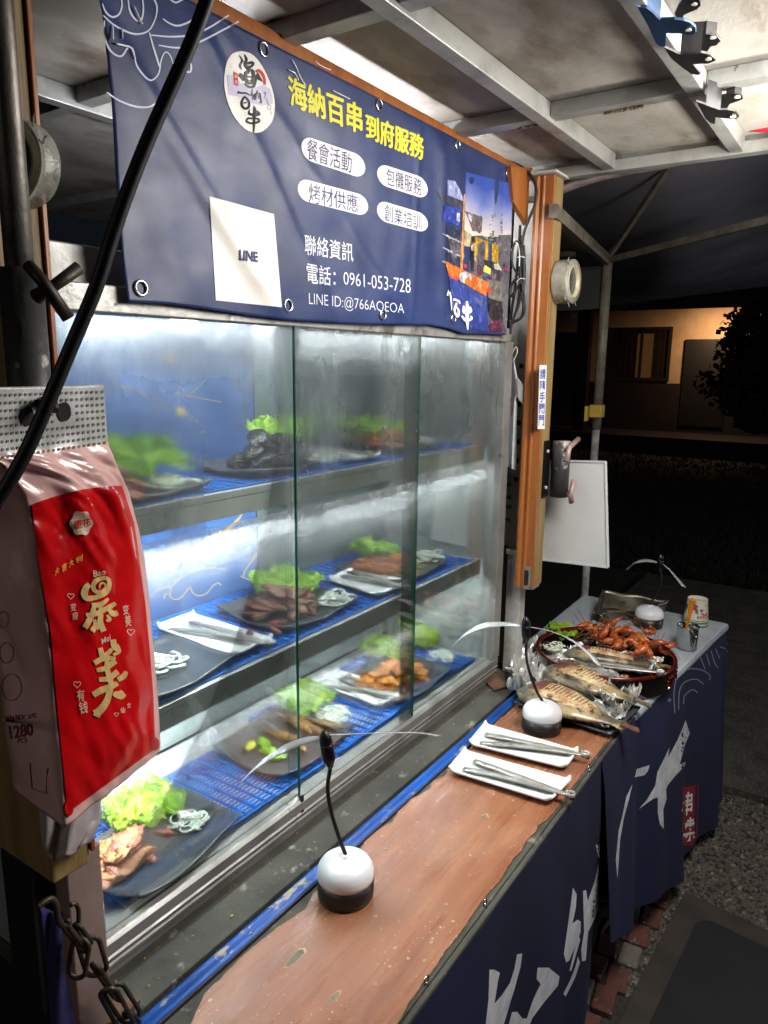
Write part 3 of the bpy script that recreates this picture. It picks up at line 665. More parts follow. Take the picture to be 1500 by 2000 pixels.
# outer edge strip, blue rail, ledge
box('edge_strip', (.15, .455, CT-.034), (1.885, .465, CT-.003), m_grey, ctr, .003)
mb = MB(); y0_, y1_ = .7445, .775
pf = [(y0_, CT-.02), (y0_, CT+.001), (y0_+.004, CT+.0035), (y0_+.009, CT+.0005), (y0_+.012, CT+.004), (y0_+.019, CT+.007), (y0_+.026, CT+.004), (y1_, CT-.006), (y1_, CT-.02)]
mb.prism([(.10, y, z) for y, z in pf], (1.80,0,0)).build('blue_rail', m_blue, ctr, True)
box('rail_lip', (.1, .7420, CT-.02), (1.9, .7440, CT+.0022), M('rust_lip', '3a2620', .7, bump=.4, bs=90, wcoord=True), ctr)
box('ledge_board', (.50, .784, CT-.03), (2.02, 1.32, CT-.0002), m_grey, ctr, .002)
for i in range(3): pass
m_rustw = M('rusty_wood', '6b4a34', .8, c2='3d2c22', ns=12, bump=.6, bs=50, wcoord=True)
MB().prism([atz(*p, CT+.001) for p in ((955,1322),(985,1320),(990,1345),(965,1352),(950,1338))], (0,0,.008)).build('rusty_foot_plate', m_rustw, ctr, bevel=.002)
box('cabinet_body', (.52, .50, G), (1.87, 1.30, CT-.036), m_dark, ctr)
# crumbs on the ledge
m_crumb = M('crumb', 'b08a5c', .8)
mb = MB()
for i in range(60): mb.blob((R.uniform(.5,1.8), R.uniform(.785,.87), CT+.001), (R.uniform(.0006,.002),)*3, i, 1)
for px_, py_2 in ((852,1278),(965,1381)): mb.blob(atz(180+px_/3.125, 1380+py_2/3.125, CT+.002), (.004,.003,.002), 5, 1)
tag(mb.build('crumbs', m_crumb), 'small crumbs scattered on the grey ledge in front of the case', kind='stuff')
# ================================================================ DISPLAY CASE
GY = .880
case = thing('display_case', 'glass fronted three tier display case with aluminium frame under the banner', 'display case', (1.2, 1.05, CT))
XL, XR = .475, 1.905
# bottom sill with tracks (profile extruded along x)
pf = [(.885, CT), (.872, CT), (.872, CT+.014), (.866, CT+.018), (.866, CT+.024), (.870, CT+.026), (.866, CT+.030), (.864, CT+.036), (.868, CT+.039), (.865, CT+.043), (.865, CT+.060), (.871, CT+.066), (.900, CT+.066), (.900, CT)]
MB().prism([(XL, y, z) for y, z in pf], (XR-XL,0,0)).build('bottom_sill', m_alu, case, bevel=.0006)
box('sill_shadow_gap', (XL+.01, .8735, CT+.0005), (XR-.01, .90, CT+.001), m_dark, case)
box('top_fascia', (XL, .868, .062), (XR, .90, .098), m_alu2, case, .002)
box('top_rail', (XL-.03, .905, .0965), (XR, .93, .150), m_alu, case, .002)
box('top_sheet', (XL, .901, .090), (XR, 1.29, .096), m_alu2, case)
box('floor_sheet', (XL+.01, .901, CT+.05), (XR-.01, 1.25, CT+.056), M('floor_steel', 'c9cdd0', .35, .35, c2='a8b0b6', ns=12, wcoord=True), case)
bx0 = box('end_upright', (1.862, .862, CT+.067), (XR, .905, .0615), m_alu, case, .002)
box('near_upright', (XL, .868, CT+.067), (XL+.03, .90, .0615), m_alu, case, .002)
box('rear_upright', (1.87, 1.25, CT+.067), (XR, 1.289, .0845), m_alu, case, .002)
m_backb = M('back_print_blue', '2a4c86', .35, c2='34598f', ns=2, c3='213c66', s3=3, lo3=.5, hi3=.7, wcoord=True, coat=.3)
BY = 1.262; Z2_ = -.556
box('back_panel', (XL, BY, CT+.057), (1.868, BY+.01, .0845), m_backb, case)
m_frost = M('end_wall_steel', 'b4bab6', .3, .35, c2='979f9b', ns=3, wcoord=True)
box('end_wall', (1.885, .906, CT+.057), (1.89, 1.249, .0845), m_frost, case)
box('near_wall', (XL, .901, CT+.057), (XL+.006, BY-.001, .0845), m_frost, case)
m_backs = M('back_steel', '9aa09e', .4, .2, c2='7f8785', ns=3, lo=.4, hi=.6, bump=.05, bs=30, wcoord=True)
box('back_steel_panel', (1.30, BY-.004, Z2_+.001), (1.868, BY-.0005, .0845), M('back_steel_dark', '5d6a68', .4, .2, c2='465350', ns=3, wcoord=True), case)
box('back_steel_panel', (XL+.007, BY-.004, CT+.058), (1.868, BY-.0005, Z2_-.008), m_backs, case)
# gold line drawing on the back panel
m_gold = M('print_gold', 'b99a55', .4)
Sbk = Surf(lambda x, y: aty(x, y, BY), .0012)
a1 = TF(180, 640, 3.41); a2 = TF(240, 1000, 3.75)
art = MB()
for pts, w_ in (([(560,1520),(600,1490),(720,1465),(780,1400),(880,1360),(960,1290),(1000,1240)], [2,4,5,6,6,5,3]), ([(880,1365),(940,1385),(1000,1420)], [6,5,1]), ([(900,1350),(960,1352),(1010,1345)], [4,3,1]), ([(950,1300),(1000,1298),(1030,1292)], [3,2,1]), ([(600,1530),(625,1495)], [1,2])):
    pr_stroke(art, Sbk, pts, w_, a1)
for pts in ([(175,405),(280,365),(370,350),(440,370),(540,415)], [(205,625),(260,570),(350,545)], [(760,425),(650,410),(540,425),(430,480),(370,530),(345,580),(350,625),(400,640),(450,600),(490,550),(510,590),(560,615),(620,590),(660,540),(700,520),(720,540)], [(540,390),(555,330),(580,260)], [(655,365),(670,280),(700,210),(760,175)], [(720,385),(740,340),(790,300),(830,230)], [(1040,510),(1070,380),(1095,290),(1110,110)], [(880,470),(900,420),(960,340),(990,260),(1000,200)], [(300,640),(310,600),(330,605)], [(860,470),(940,500),(1040,520),(1080,545)], [(1230,0),(1180,60),(1160,130),(1165,250),(1190,330),(1240,380)], [(1250,20),(1240,130),(1245,300)], [(1240,60),(1205,90),(1175,150)], [(1240,130),(1210,200),(1175,230)], [(1245,200),(1215,260),(1180,300)], [(570,360),(600,345),(630,365),(600,380),(570,362)]):
    pr_stroke(art, Sbk, pts, 1.9, a2)
# lemon wedge and coral shapes of the upper tier
lem = [(1215,630),(1278,452),(1310,500),(1322,550),(1300,600),(1260,632)]
pr_stroke(art, Sbk, lem+[lem[0]], 2.2, a1, sm=0)
for q in ((1278,465),(1300,500),(1312,545),(1296,590),(1262,620)):
    pr_poly(art, Sbk, [(1248,545),(q[0]-8,q[1]-8),(q[0]+4,q[1]+14)], a1)
pr_stroke(art, Sbk, [(1060,670),(1100,710),(1130,765)], 2, a1)
pr_stroke(art, Sbk, [(1320,150),(1312,210),(1330,265)], 3, a1)
for cx_, cy_, r_ in ((1125,230,60),(520,200,50),(590,560,40)):
    pr_poly(art, Sbk, [(cx_+r_*math.cos(t)*(1+.25*math.sin(t*5)), cy_+r_*.8*math.sin(t)) for t in [2*math.pi*i/20 for i in range(20)]], a1)
# more of the same drawing further along the panel
for X0 in (1.10, 1.42, 1.68):
    for k in range(5):
        z0 = R.uniform(-.75, 0); p = [Vector((X0+R.uniform(-.1,.1)+.04*j*math.cos(k), BY-.0012, z0+.03*j+.02*math.sin(j*1.7+k))) for j in range(6)]
        art.tube(smooth_pl(p, 4), .0009, 4)
art.build('gold_drawing', m_gold, case)
# shelves
m_shelf = M('shelf_steel', 'b2b3b0', .45, .2, c2='94948f', ns=6, c3='5a5650', s3=30, lo3=.62, hi3=.72, bump=.1, bs=80, wcoord=True)
def shelf(zs, nm):
    MB().prism([(XL+.03, y, z) for y, z in ((.915,zs-.042),(.915,zs-.010),(.911,zs-.008),(.911,zs+.004),(.922,zs+.004),(.922,zs-.006),(1.258,zs-.006),(1.258,zs-.010),(.925,zs-.012),(.920,zs-.042))], (1.83-.505+.03,0,0)).build('shelf', m_shelf, case, bevel=.0008)
Z1, Z2, Z3 = -.222, -.556, -.838
shelf(Z1, 1); shelf(Z2, 2)
m_tube = M('lamp_tube', 'ffffff', .5, emit='f2f8ff', es=250)
m_tubl = M('lamp_tube_low', 'ffffff', .5, emit='f2f8ff', es=390)
m_tubt = M('lamp_tube_top', 'ffffff', .5, emit='f2f8ff', es=105)
for (y, z, mt_) in ((.940, .074, m_tubt), (.932, Z1-.030, m_tube), (.932, Z2-.030, m_tubl)):
    MB().tube([(.56,y,z),(1.80,y,z)], .0075, 10).build('lamp_tube', mt_, case, True)
    MB().box((.55,y-.011,z+.0085),(1.81,y+.011,z+.014)).build('lamp_holder', m_white, case)
# lamp on top of the case that lights the roof
lt = thing('tube_lamp', 'white tube lamp standing on top of the case behind the banner', 'lamp', (1.2, 1.08, .095))
MB().tube([(.98,1.10,.39),(1.80,1.10,.39)], .011, 12).build('lamp_tube', M('roof_tube', 'ffffff', .5, emit='fbfbff', es=95), lt, True)
box('lamp_holder', (.96,1.085,.365), (1.82,1.115,.376), m_white, lt); MB().box((1.0,1.096,.0965),(1.012,1.104,.3645)).box((1.77,1.096,.0965),(1.782,1.104,.3645)).build('support', m_alu, lt)
# glass
def glass_mat(name, fog, blur, seed, tint='f3f8f5'):
    m = bpy.data.materials.new(name); m.use_nodes = True; t = m.node_tree; N = t.nodes; L = t.links; N.clear()
    out = N.new('ShaderNodeOutputMaterial'); g = N.new('ShaderNodeNewGeometry')
    def nz(scale, st=(1,1,1), det=5, off=0):
        mp = N.new('ShaderNodeMapping'); mp.inputs['Scale'].default_value = st; mp.inputs['Location'].default_value = (seed+off, seed*2, off); L.new(g.outputs['Position'], mp.inputs[0])
        n = N.new('ShaderNodeTexNoise'); n.inputs['Scale'].default_value = scale; n.inputs['Detail'].default_value = det; L.new(mp.outputs[0], n.inputs[0]); return n.outputs[0]
    def mr(s, a, b, c=0, d=1):
        r = N.new('ShaderNodeMapRange'); r.inputs[1].default_value = a; r.inputs[2].default_value = b; r.inputs[3].default_value = c; r.inputs[4].default_value = d; L.new(s, r.inputs[0]); return r.outputs[0]
    def mth(op, a, b):
        x = N.new('ShaderNodeMath'); x.operation = op; x.use_clamp = True
        for i, q in enumerate((a, b)):
            if isinstance(q, (int, float)): x.inputs[i].default_value = q
            else: L.new(q, x.inputs[i])
        return x.outputs[0]
    sx = N.new('ShaderNodeSeparateXYZ'); L.new(g.outputs['Position'], sx.inputs[0]); z = sx.outputs[2]
    # height: fog is dense in the upper tiers, thin at the bottom
    zf = mr(z, -.62, -.10, .0, 1.0)
    big = mr(nz(6.5, (1,1,.38), det=7), .32, .66)
    f = mth('MULTIPLY', zf, mth('ADD', mth('MULTIPLY', big, .75), .25))
    # bright bands of condensation right under each lamp
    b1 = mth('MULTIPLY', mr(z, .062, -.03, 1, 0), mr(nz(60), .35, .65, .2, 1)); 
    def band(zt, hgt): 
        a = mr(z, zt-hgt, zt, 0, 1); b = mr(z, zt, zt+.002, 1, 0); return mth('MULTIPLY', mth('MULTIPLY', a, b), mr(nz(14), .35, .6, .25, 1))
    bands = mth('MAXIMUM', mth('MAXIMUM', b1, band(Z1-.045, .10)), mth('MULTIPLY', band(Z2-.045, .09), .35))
    fine = mr(nz(420, det=2), .35, .7, .75, 1.15)
    drips = mr(nz(60, (1,1,.035), 3, 5), .60, .66)
    dm = mth('MULTIPLY', drips, mr(nz(5, (1,1,.6), 2, 9), .45, .6))
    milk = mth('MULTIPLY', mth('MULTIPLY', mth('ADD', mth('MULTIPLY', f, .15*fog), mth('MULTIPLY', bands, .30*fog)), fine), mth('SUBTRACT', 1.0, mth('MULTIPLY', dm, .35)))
    spots = mr(nz(150, det=1, off=2), .70, .76, 0, .35)
    milk = mth('ADD', milk, mth('MULTIPLY', spots, .35)); milk = mth('ADD', milk, mth('MULTIPLY', dm, .05))
    tr = N.new('ShaderNodeBsdfTransparent'); tr.inputs[0].default_value = srgb(tint)
    rf = N.new('ShaderNodeBsdfRefraction'); rf.inputs['IOR'].default_value = 1.12; rf.inputs['Roughness'].default_value = .38; rf.inputs[0].default_value = srgb('f2f8f6')
    gl = N.new('ShaderNodeBsdfGlossy'); gl.inputs['Roughness'].default_value = .02
    df = N.new('ShaderNodeBsdfDiffuse'); df.inputs[0].default_value = (.68,.70,.70,1)
    tl = N.new('ShaderNodeBsdfTranslucent'); tl.inputs[0].default_value = (.80,.83,.83,1)
    def mixs(fac, a, b):
        x = N.new('ShaderNodeMixShader')
        if isinstance(fac, (int, float)): x.inputs[0].default_value = fac
        else: L.new(fac, x.inputs[0])
        L.new(a, x.inputs[1]); L.new(b, x.inputs[2]); return x.outputs[0]
    bl = mth('MULTIPLY', mr(f, .5, .85), mth('MULTIPLY', blur, mr(z, -.5, -.3, 0, 1)))
    for (gx, gz, rx, rz, am) in ((.66,-.13,.15,.085,1.0), (.80,.02,.22,.06,.8), (1.22,-.15,.12,.06,.35), (1.57,-.12,.16,.09,.8)):
        vx = N.new('ShaderNodeMath'); vx.operation = 'MULTIPLY_ADD'; L.new(sx.outputs[0], vx.inputs[0]); vx.inputs[1].default_value = 1/rx; vx.inputs[2].default_value = -gx/rx
        vz = N.new('ShaderNodeMath'); vz.operation = 'MULTIPLY_ADD'; L.new(z, vz.inputs[0]); vz.inputs[1].default_value = 1/rz; vz.inputs[2].default_value = -gz/rz
        x2 = N.new('ShaderNodeMath'); x2.operation = 'MULTIPLY'; L.new(vx.outputs[0], x2.inputs[0]); L.new(vx.outputs[0], x2.inputs[1])
        r2 = N.new('ShaderNodeMath'); r2.operation = 'MULTIPLY_ADD'; L.new(vz.outputs[0], r2.inputs[0]); L.new(vz.outputs[0], r2.inputs[1]); L.new(x2.outputs[0], r2.inputs[2])
        n_ = N.new('ShaderNodeMath'); n_.operation = 'MULTIPLY_ADD'; L.new(big, n_.inputs[0]); n_.inputs[1].default_value = -.6; L.new(r2.outputs[0], n_.inputs[2])
        bl = mth('MAXIMUM', bl, mth('MULTIPLY', mth('POWER', mr(n_.outputs[0], 1.3, -.2, 0, 1), 2.0), am))
    s = mixs(bl, tr.outputs[0], rf.outputs[0])
    s = mixs(milk, s, mixs(.6, df.outputs[0], tl.outputs[0]))
    fr2 = N.new('ShaderNodeFresnel'); fr2.inputs[0].default_value = 1.35
    s = mixs(mth('MULTIPLY', fr2.outputs[0], .8), s, gl.outputs[0])
    L.new(s, out.inputs[0]); return m
m_gedge = M('glass_edge', '0f4a3a', .15, spec=.8)
m_gedl = M('glass_edge_light', 'a9c8bf', .2, spec=.8)
def pane(x0, x1, y, gm, e0=None, e1=None):
    p = box('glass_pane', (x0, y-.002, CT+.0665), (x1, y+.002, .0615), gm, case)
    if e0: box('pane_edge', (x0-.0022, y-.0024, CT+.0668), (x0-.0002, y+.0024, .0612), e0, p)
    if e1: box('pane_edge', (x1+.0002, y-.0024, CT+.0668), (x1+.0022, y+.0024, .0612), e1, p)
    return p
xa = aty(579, 1100, GY-.006).x; xb = aty(810, 1100, GY-.006).x; xc_ = aty(834, 1000, GY+.004).x
xcb = aty(831, 1100, GY-.006).x
pane(XL+.0305, xa+.012, GY+.004, glass_mat('glass_left', 1.15, 1.0, 1.7))
pane(xa, xb, GY-.007, glass_mat('glass_middle', 1.0, .9, 5.2), m_gedge, m_gedge)
pane(xb-.04, 1.861, GY+.004, glass_mat('glass_right', .8, .75, 9.1))
box('door_stop', (xa-.004, GY-.0145, CT+.030), (xa+.004, GY-.0105, CT+.075), m_rub, case)
# ================================================================ BANNER
m_ban = M('banner_vinyl', '1f2d58', .38, c2='293966', ns=4, c3='172245', s3=2.2, lo3=.5, hi3=.75, bump=.10, bs=260, stretch=(1,1,2.2), wcoord=True, spec=.45, rv=.1)
def weave(m, sc_=900, st=.25):
    t = m.node_tree; N = t.nodes; L = t.links; p = N['Principled BSDF']; g = N.new('ShaderNodeNewGeometry')
    wv = N.new('ShaderNodeTexWave'); wv.wave_type = 'BANDS'; wv.bands_direction = 'DIAGONAL'; wv.inputs['Scale'].default_value = sc_/6; wv.inputs['Distortion'].default_value = .6; L.new(g.outputs['Position'], wv.inputs[0])
    b = N.new('ShaderNodeBump'); b.inputs['Strength'].default_value = st; b.inputs['Distance'].default_value = .001; L.new(wv.outputs[0], b.inputs['Height'])
    if p.inputs['Normal'].links: L.new(p.inputs['Normal'].links[0].from_socket, b.inputs['Normal'])
    L.new(b.outputs[0], p.inputs['Normal'])
weave(m_ban, 1500, .2)
ban = thing('banner', 'large blue vinyl banner with yellow and white characters hung above the display case', 'banner', (1.2, .85, .06))
BNY = .852
def lerpl(pts, t):
    n = len(pts)-1; i = min(int(t*n), n-1); f = t*n-i; return (pts[i][0]*(1-f)+pts[i+1][0]*f, pts[i][1]*(1-f)+pts[i+1][1]*f)
TL = Vector((.618, BNY, .487)); 
Lp = [Vector((.618,BNY,.487))]+[aty(*p, BNY) for p in ((208,120),(222,260),(238,420),(246,520),(253,590))]
Rp = [aty(*p, BNY) for p in ((1003,328),(1001,430),(996,540),(990,655))]
Bp = [aty(*p, BNY) for p in ((253,590),(330,594),(400,603),(480,615),(570,626),(640,630),(700,633),(780,634),(845,635),(880,642),(910,652),(950,653),(990,655))]
Tp = [Vector((.618,BNY,.487)), aty(413,20,BNY), aty(560,98,BNY), aty(700,168,BNY), aty(850,247,BNY), aty(1003,328,BNY)]
def arc(pl):
    d = [0]
    for i in range(len(pl)-1): d.append(d[-1]+(pl[i+1]-pl[i]).length)
    return [x/d[-1] for x in d]
AL, AR, AB, AT = arc(Lp), arc(Rp), arc(Bp), arc(Tp)
def ev(pl, ar, t):
    for i in range(len(pl)-1):
        if t <= ar[i+1] or i == len(pl)-2:
            f = (t-ar[i])/(ar[i+1]-ar[i]); return pl[i].lerp(pl[i+1], f)
def bwave(x, z):
    s = 0
    for a, b, c, am, wd in ((1.0, .95, 1.02, .007, .026), (1.0, .80, 1.16, .005, .024), (1.0, .5, .80, .005, .035), (1.0, .1, 1.52, .004, .024), (1.0, 1.3, 1.45, .003, .03), (1,-.1,1.70,.003,.02), (1,-.05,1.36,.002,.012)):
        d = (a*x+b*z-c)/wd; s += am*math.exp(-d*d)
    s += .004*noise.noise(Vector((x*5, z*7, 2)))+.0022*noise.noise(Vector((x*16, z*13, 5)))
    return s
def bfn(u, v):
    P_ = ev(Tp, AT, u)*(1-v)+ev(Bp, AB, u)*v+ev(Lp, AL, v)*(1-u)+ev(Rp, AR, v)*u
    P_ -= Lp[0]*(1-u)*(1-v)+Tp[-1]*u*(1-v)+Lp[-1]*(1-u)*v+Rp[-1]*u*v
    edge = min(1, (1-v)*6+.2)*min(1, v*8+.1)
    P_.y = BNY-bwave(P_.x, P_.z)*edge*1.0+.004; return P_
bo = MB().grid(bfn, 220, 90).build('sheet', m_ban, ban, True)
md = bo.modifiers.new('s', 'SOLIDIFY'); md.thickness = .0006; md.offset = 0
SB = bvh_surf(bo, lambda x, y: aty(x, y, BNY-.003), .0017)
b1 = TF(200, 0, 3); b2 = TF(540, 100, 3)
m_yl = M('print_yellow', 'd8d13c', .45); m_pw = M('print_white', 'd9dbe2', .42); m_pc = M('print_cream', 'e6e2dc', .42); m_pn = M('print_navy', '1d2a66', .45)
mb = MB()
pr_text(mb, SB, '海納百串', [(62,140),(500,318),(500,488),(84,318)], tf=b2, fat=1.5)
pr_text(mb, SB, '到府服務', [(522,360),(862,498),(860,640),(527,510)], tf=b2, fat=1.4); mb.build('title_print', m_yl, ban)
def pill(q):                                   # TL TR BR BL photo px
    a, b, c, d = [Vector(p) for p in q]; out = []
    W_ = ((b-a).length+(c-d).length)/2; H_ = ((d-a).length+(c-b).length)/2; rr_ = H_/2/W_
    for cxp, st in ((1-rr_, -90), (rr_, 90)):
        for k in range(13):
            t = math.radians(st+180*k/12); u = cxp+rr_*math.cos(t); v = .5+.5*math.sin(t)
            out.append((a*(1-u)+b*u)*(1-v)+(d*(1-u)+c*u)*v)
    return [tuple(p) for p in out]
for s_, q, tq in (('餐會活動', [(146,488),(520,618),(520,752),(146,628)], [(182,508),(442,600),(440,716),(178,632)]),
                 ('包攤服務', [(590,652),(884,748),(888,872),(590,776)], [(645,680),(853,752),(852,848),(643,782)]),
                 ('烤材供應', [(124,738),(536,850),(538,972),(124,868)], [(190,765),(478,846),(482,946),(190,886)]),
                 ('創業培訓', [(588,868),(886,958),(888,1068),(590,988)], [(634,893),(850,962),(850,1050),(634,994)])):
    mb = MB()
    pr_poly(mb, SB, pill([b2(*p) for p in q]))
    pl = mb.build('pill_print', m_pc, ban)
    mb = MB(); pr_text(mb, SB, s_, tq, .0, 1.5, b2); mb.build('pill_text', m_pn, pl)
mb = MB(); pr_text(mb, SB, '聯絡資訊', [(164,1070),(450,1126),(450,1236),(166,1192)], .004, tf=b2)
pr_text(mb, SB, '電話：', [(176,1236),(346,1272),(346,1378),(178,1358)], .004, tf=b2)
pr_text(mb, SB, '0961-053-728', [(392,1292),(786,1336),(786,1418),(394,1366)], -.008, tf=b2)
pr_text(mb, SB, 'LINE ID:@766AQEOA', [(190,1412),(748,1478),(748,1552),(192,1500)], -.012, tf=b2); mb.build('contact_print', m_pw, ban)
mb = MB(); pr_patch(mb, SB, [(628,1150),(1005,1255),(1052,1800),(665,1760)], 14, 18, tf=b1); q_ = mb.build('white_square_print', m_pc, ban)
mb = MB(); pr_text(mb, SB, 'LINE', [(805,1462),(910,1476),(912,1536),(805,1524)], .03, 2, b1); mb.build('square_text', m_pn, q_)
# logo
lg = TF(380, 80, 8.333); mb = MB()
ov = smooth_pl([(740,165),(900,195),(1050,330),(1180,560),(1270,800),(1308,1050),(1265,1300),(1130,1455),(990,1495),(820,1430),(650,1240),(540,1000),(485,740),(492,520),(535,320),(620,205),(740,165)], 3)[:-1]
pr_poly(mb, SB, [tuple(p) for p in ov], lg); lo_ = mb.build('logo_print', m_pc, ban)
m_pb = M('print_black', '15151a', .5); m_prd = M('print_red', 'c4302c', .5); m_lil = M('print_lilac', 'c3bfd6', .5)
mb = MB(); pr_poly(mb, SB, [(530,550),(640,560),(760,690),(980,760),(1120,720),(1230,780),(1270,900),(1270,1020),(1100,1060),(900,1000),(700,900),(560,880)], lg, 1.4); mb.build('logo_wash', m_lil, lo_)
mb = MB(); 
for pts, ws in (([(730,230),(785,320),(745,395),(775,470)], [6,26,28,8]), ([(815,220),(850,300),(828,390),(900,460)], [10,40,40,50]), ([(850,375),(930,350),(960,375),(900,440)], [30,44,40,30]),
                ([(880,400),(885,480),(860,520)], [60,50,60]), ([(845,500),(835,590),(870,680),(940,680),(965,590),(955,500),(930,460)], [40,46,44,40,44,50,20]), ([(830,560),(900,585),(980,575)], [24,22,30]), ([(850,620),(900,650),(950,630)], [14,16,14]), ([(815,690),(880,745),(960,745),(995,660),(1000,580)], [8,40,46,36,30]),
                ([(740,540),(775,580),(800,650)], [60,66,10]), ([(980,590),(1040,600)], [30,60]),
                ([(700,830),(760,848),(840,850),(925,895)], [40,32,30,14]), ([(830,900),(780,960),(770,1040),(820,1100),(880,1080),(890,1000),(840,925),(800,930)], [30,34,38,40,38,34,30,20]), ([(800,1010),(850,1000)], [22,22]),
                ([(945,790),(935,860),(960,900),(945,960)], [12,20,22,14]), ([(980,850),(985,965)], [14,12]), ([(1030,800),(1010,870),(1000,960)], [10,18,12]), ([(1010,870),(1060,850),(1080,930),(1090,1010),(1050,990)], [14,22,24,20,6]), ([(1040,880),(1050,940)], [10,10]),
                ([(970,1060),(985,1120),(975,1250)], [10,46,50]), ([(900,1110),(890,1180),(960,1200),(1055,1190),(1020,1140)], [8,40,46,50,20]), ([(840,1290),(880,1330),(970,1340),(1050,1310),(1040,1270),(970,1260),(880,1260),(850,1290)], [20,34,34,40,30,30,34,20]), ([(972,1200),(970,1360),(965,1490)], [50,34,18])):
    pr_stroke(mb, SB, pts, [w_/8.333 for w_ in ws], lg, 3, 2)
pr_poly(mb, SB, [(1030,505),(1118,668),(985,605)], lg, 2.1); mb.build('logo_text', m_pb, lo_)
mb = MB(); pr_stroke(mb, SB, [(1000,500),(1045,480),(1100,530),(1140,620),(1145,715)], [4,6,6,5,3.5], lg, 4, 1.8); pr_poly(mb, SB, [(638,498),(708,533),(712,735),(636,705)], lg, 1.8); mb.build('logo_sun_and_stamp', m_prd, lo_)['kind'] = 'stuff'
mb = MB(); pr_text(mb, SB, '串', [(648,545),(700,560),(700,610),(648,600)], 0, 2.6, lg); pr_text(mb, SB, '燒', [(648,625),(700,645),(700,705),(648,690)], 0, 2.6, lg); mb.build('stamp_text', m_pc, lo_)
mb = MB()
for pts in ([(1130,830),(1160,880),(1135,920),(1180,950),(1190,1010),(1215,1040)], [(1215,1035),(1245,1060),(1235,1110),(1200,1110),(1185,1070),(1215,1040)], [(1235,1110),(1255,1210)], [(1140,850),(1165,830),(1150,890)]): pr_stroke(mb, SB, pts, .7, lg, 3, 2)
mb.build('logo_sketch', m_ink, lo_)
# white wave line drawing
m_line = M('print_line', 'cfd3e4', .45); mb = MB()
for pts in ([(0,20),(20,70),(60,100),(100,80),(115,30),(110,-10)], [(150,-10),(160,60),(190,110),(225,122),(240,60),(235,-10)], [(5,90),(60,140),(130,180),(200,200),(270,180),(310,110),(320,40),(300,-10)], [(12,120),(15,220),(50,300),(110,330),(150,280),(180,290),(200,380),(250,450),(290,470),(330,430),(345,350),(370,305),(400,330),(420,400)],
            [(275,190),(300,280),(335,390)], [(285,205),(400,215),(520,205),(620,165),(740,90)], [(330,265),(450,280),(560,250),(680,190),(800,125)], [(355,110),(400,140),(450,150),(520,120),(570,60),(590,-10)], [(390,-10),(430,15),(480,-10)], [(25,540),(100,590),(200,625),(290,620),(370,550)], [(505,360),(520,380),(515,420),(485,415),(490,390)]):
    pr_stroke(mb, SB, pts, [2.2,3.4,3.8,3.6,3.0,2.4,3.2,3.4,3.0,2.6,2.4,2.2,2.0,1.6], b1, 4)
mb.build('wave_print', m_line, ban)
# printed street photo at the right end
ph = TF(840, 300, 5.555)
def pcol(name, h): 
    c = srgb(h); return M('photo_'+name, h, .42, c2=tuple(x*.45 for x in c[:3]), ns=45, lo=.42, hi=.62, c3=tuple(min(1, x*1.5+.03) for x in c[:3]), s3=80, lo3=.55, hi3=.65, wcoord=True)
def pq(pts, mat, o, nm='photo_print'):
    mb = MB(); 
    if len(pts) == 4: pr_patch(mb, SB, pts, 5, 5, o, ph)
    else: pr_poly(mb, SB, pts, ph, o)
    return mb.build(nm, mat, ban)
def grad_mat(name, stops, z0, z1):
    m = M(name, 'ffffff', .42); t = m.node_tree; N = t.nodes; L = t.links; g = N.new('ShaderNodeNewGeometry'); s = N.new('ShaderNodeSeparateXYZ'); L.new(g.outputs['Position'], s.inputs[0])
    n = N.new('ShaderNodeTexNoise'); n.inputs['Scale'].default_value = 14; L.new(g.outputs['Position'], n.inputs[0])
    a = N.new('ShaderNodeMath'); a.operation = 'MULTIPLY_ADD'; L.new(n.outputs[0], a.inputs[0]); a.inputs[1].default_value = .07; L.new(s.outputs[2], a.inputs[2])
    r = N.new('ShaderNodeMapRange'); r.inputs[1].default_value = z0+.035; r.inputs[2].default_value = z1+.035; L.new(a.outputs[0], r.inputs[0]); c = N.new('ShaderNodeValToRGB'); L.new(r.outputs[0], c.inputs[0])
    while len(c.color_ramp.elements) < len(stops): c.color_ramp.elements.new(.5)
    for e, (p_, h) in zip(c.color_ramp.elements, stops): e.position = p_; e.color = srgb(h)
    L.new(c.outputs[0], N['Principled BSDF'].inputs[0]); return m
pq([(390,200),(900,330),(880,900),(370,900)], grad_mat('photo_sky', [(0,'8b8779'),(.2,'c9bfa8'),(.45,'a9a3ad'),(.75,'6d78a8'),(1,'2d4796')], .26, .42), 1.0)
pq([(120,900),(880,880),(830,1960),(640,1900)], pcol('road','55525a'), 1.1)
pq([(190,280),(270,300),(330,400),(370,520),(190,450)], pcol('cloud','8b90b8'), 1.1)
pq([(75,410),(370,520),(380,620),(350,640),(120,500)], pcol('awning','33364a'), 1.5)
pq([(150,560),(325,600),(322,790),(140,720)], pcol('sign','2b3f9b'), 1.8); pq([(288,640),(325,650),(322,740),(286,725)], pcol('qr','b9bccb'), 2.2)
pq([(380,620),(570,690),(560,850),(460,840)], pcol('roof','6a5a58'), 1.6)
pq([(180,760),(330,820),(325,1280),(180,1180)], pcol('case','222a44'), 1.6)
for y0 in (860, 1010, 1160): pq([(130+ (y0>900)*10,y0),(330,y0+95),(330,y0+112),(130,y0+12)], pcol('shelf%d' % y0,'9aa6c4'), 2.2)
RP = random.Random(5)
for k in range(26):
    x = RP.uniform(190,320); y = RP.choice((880,1035,1190))+(x-130)*.42+RP.uniform(-26,0); pq([(x,y),(x+14,y+3),(x+12,y+16),(x-2,y+12)], pcol('food%d' % k, RP.choice(('a9743a','c9c04a','b9543a','8fae3a','c9a06a'))), 2.3)
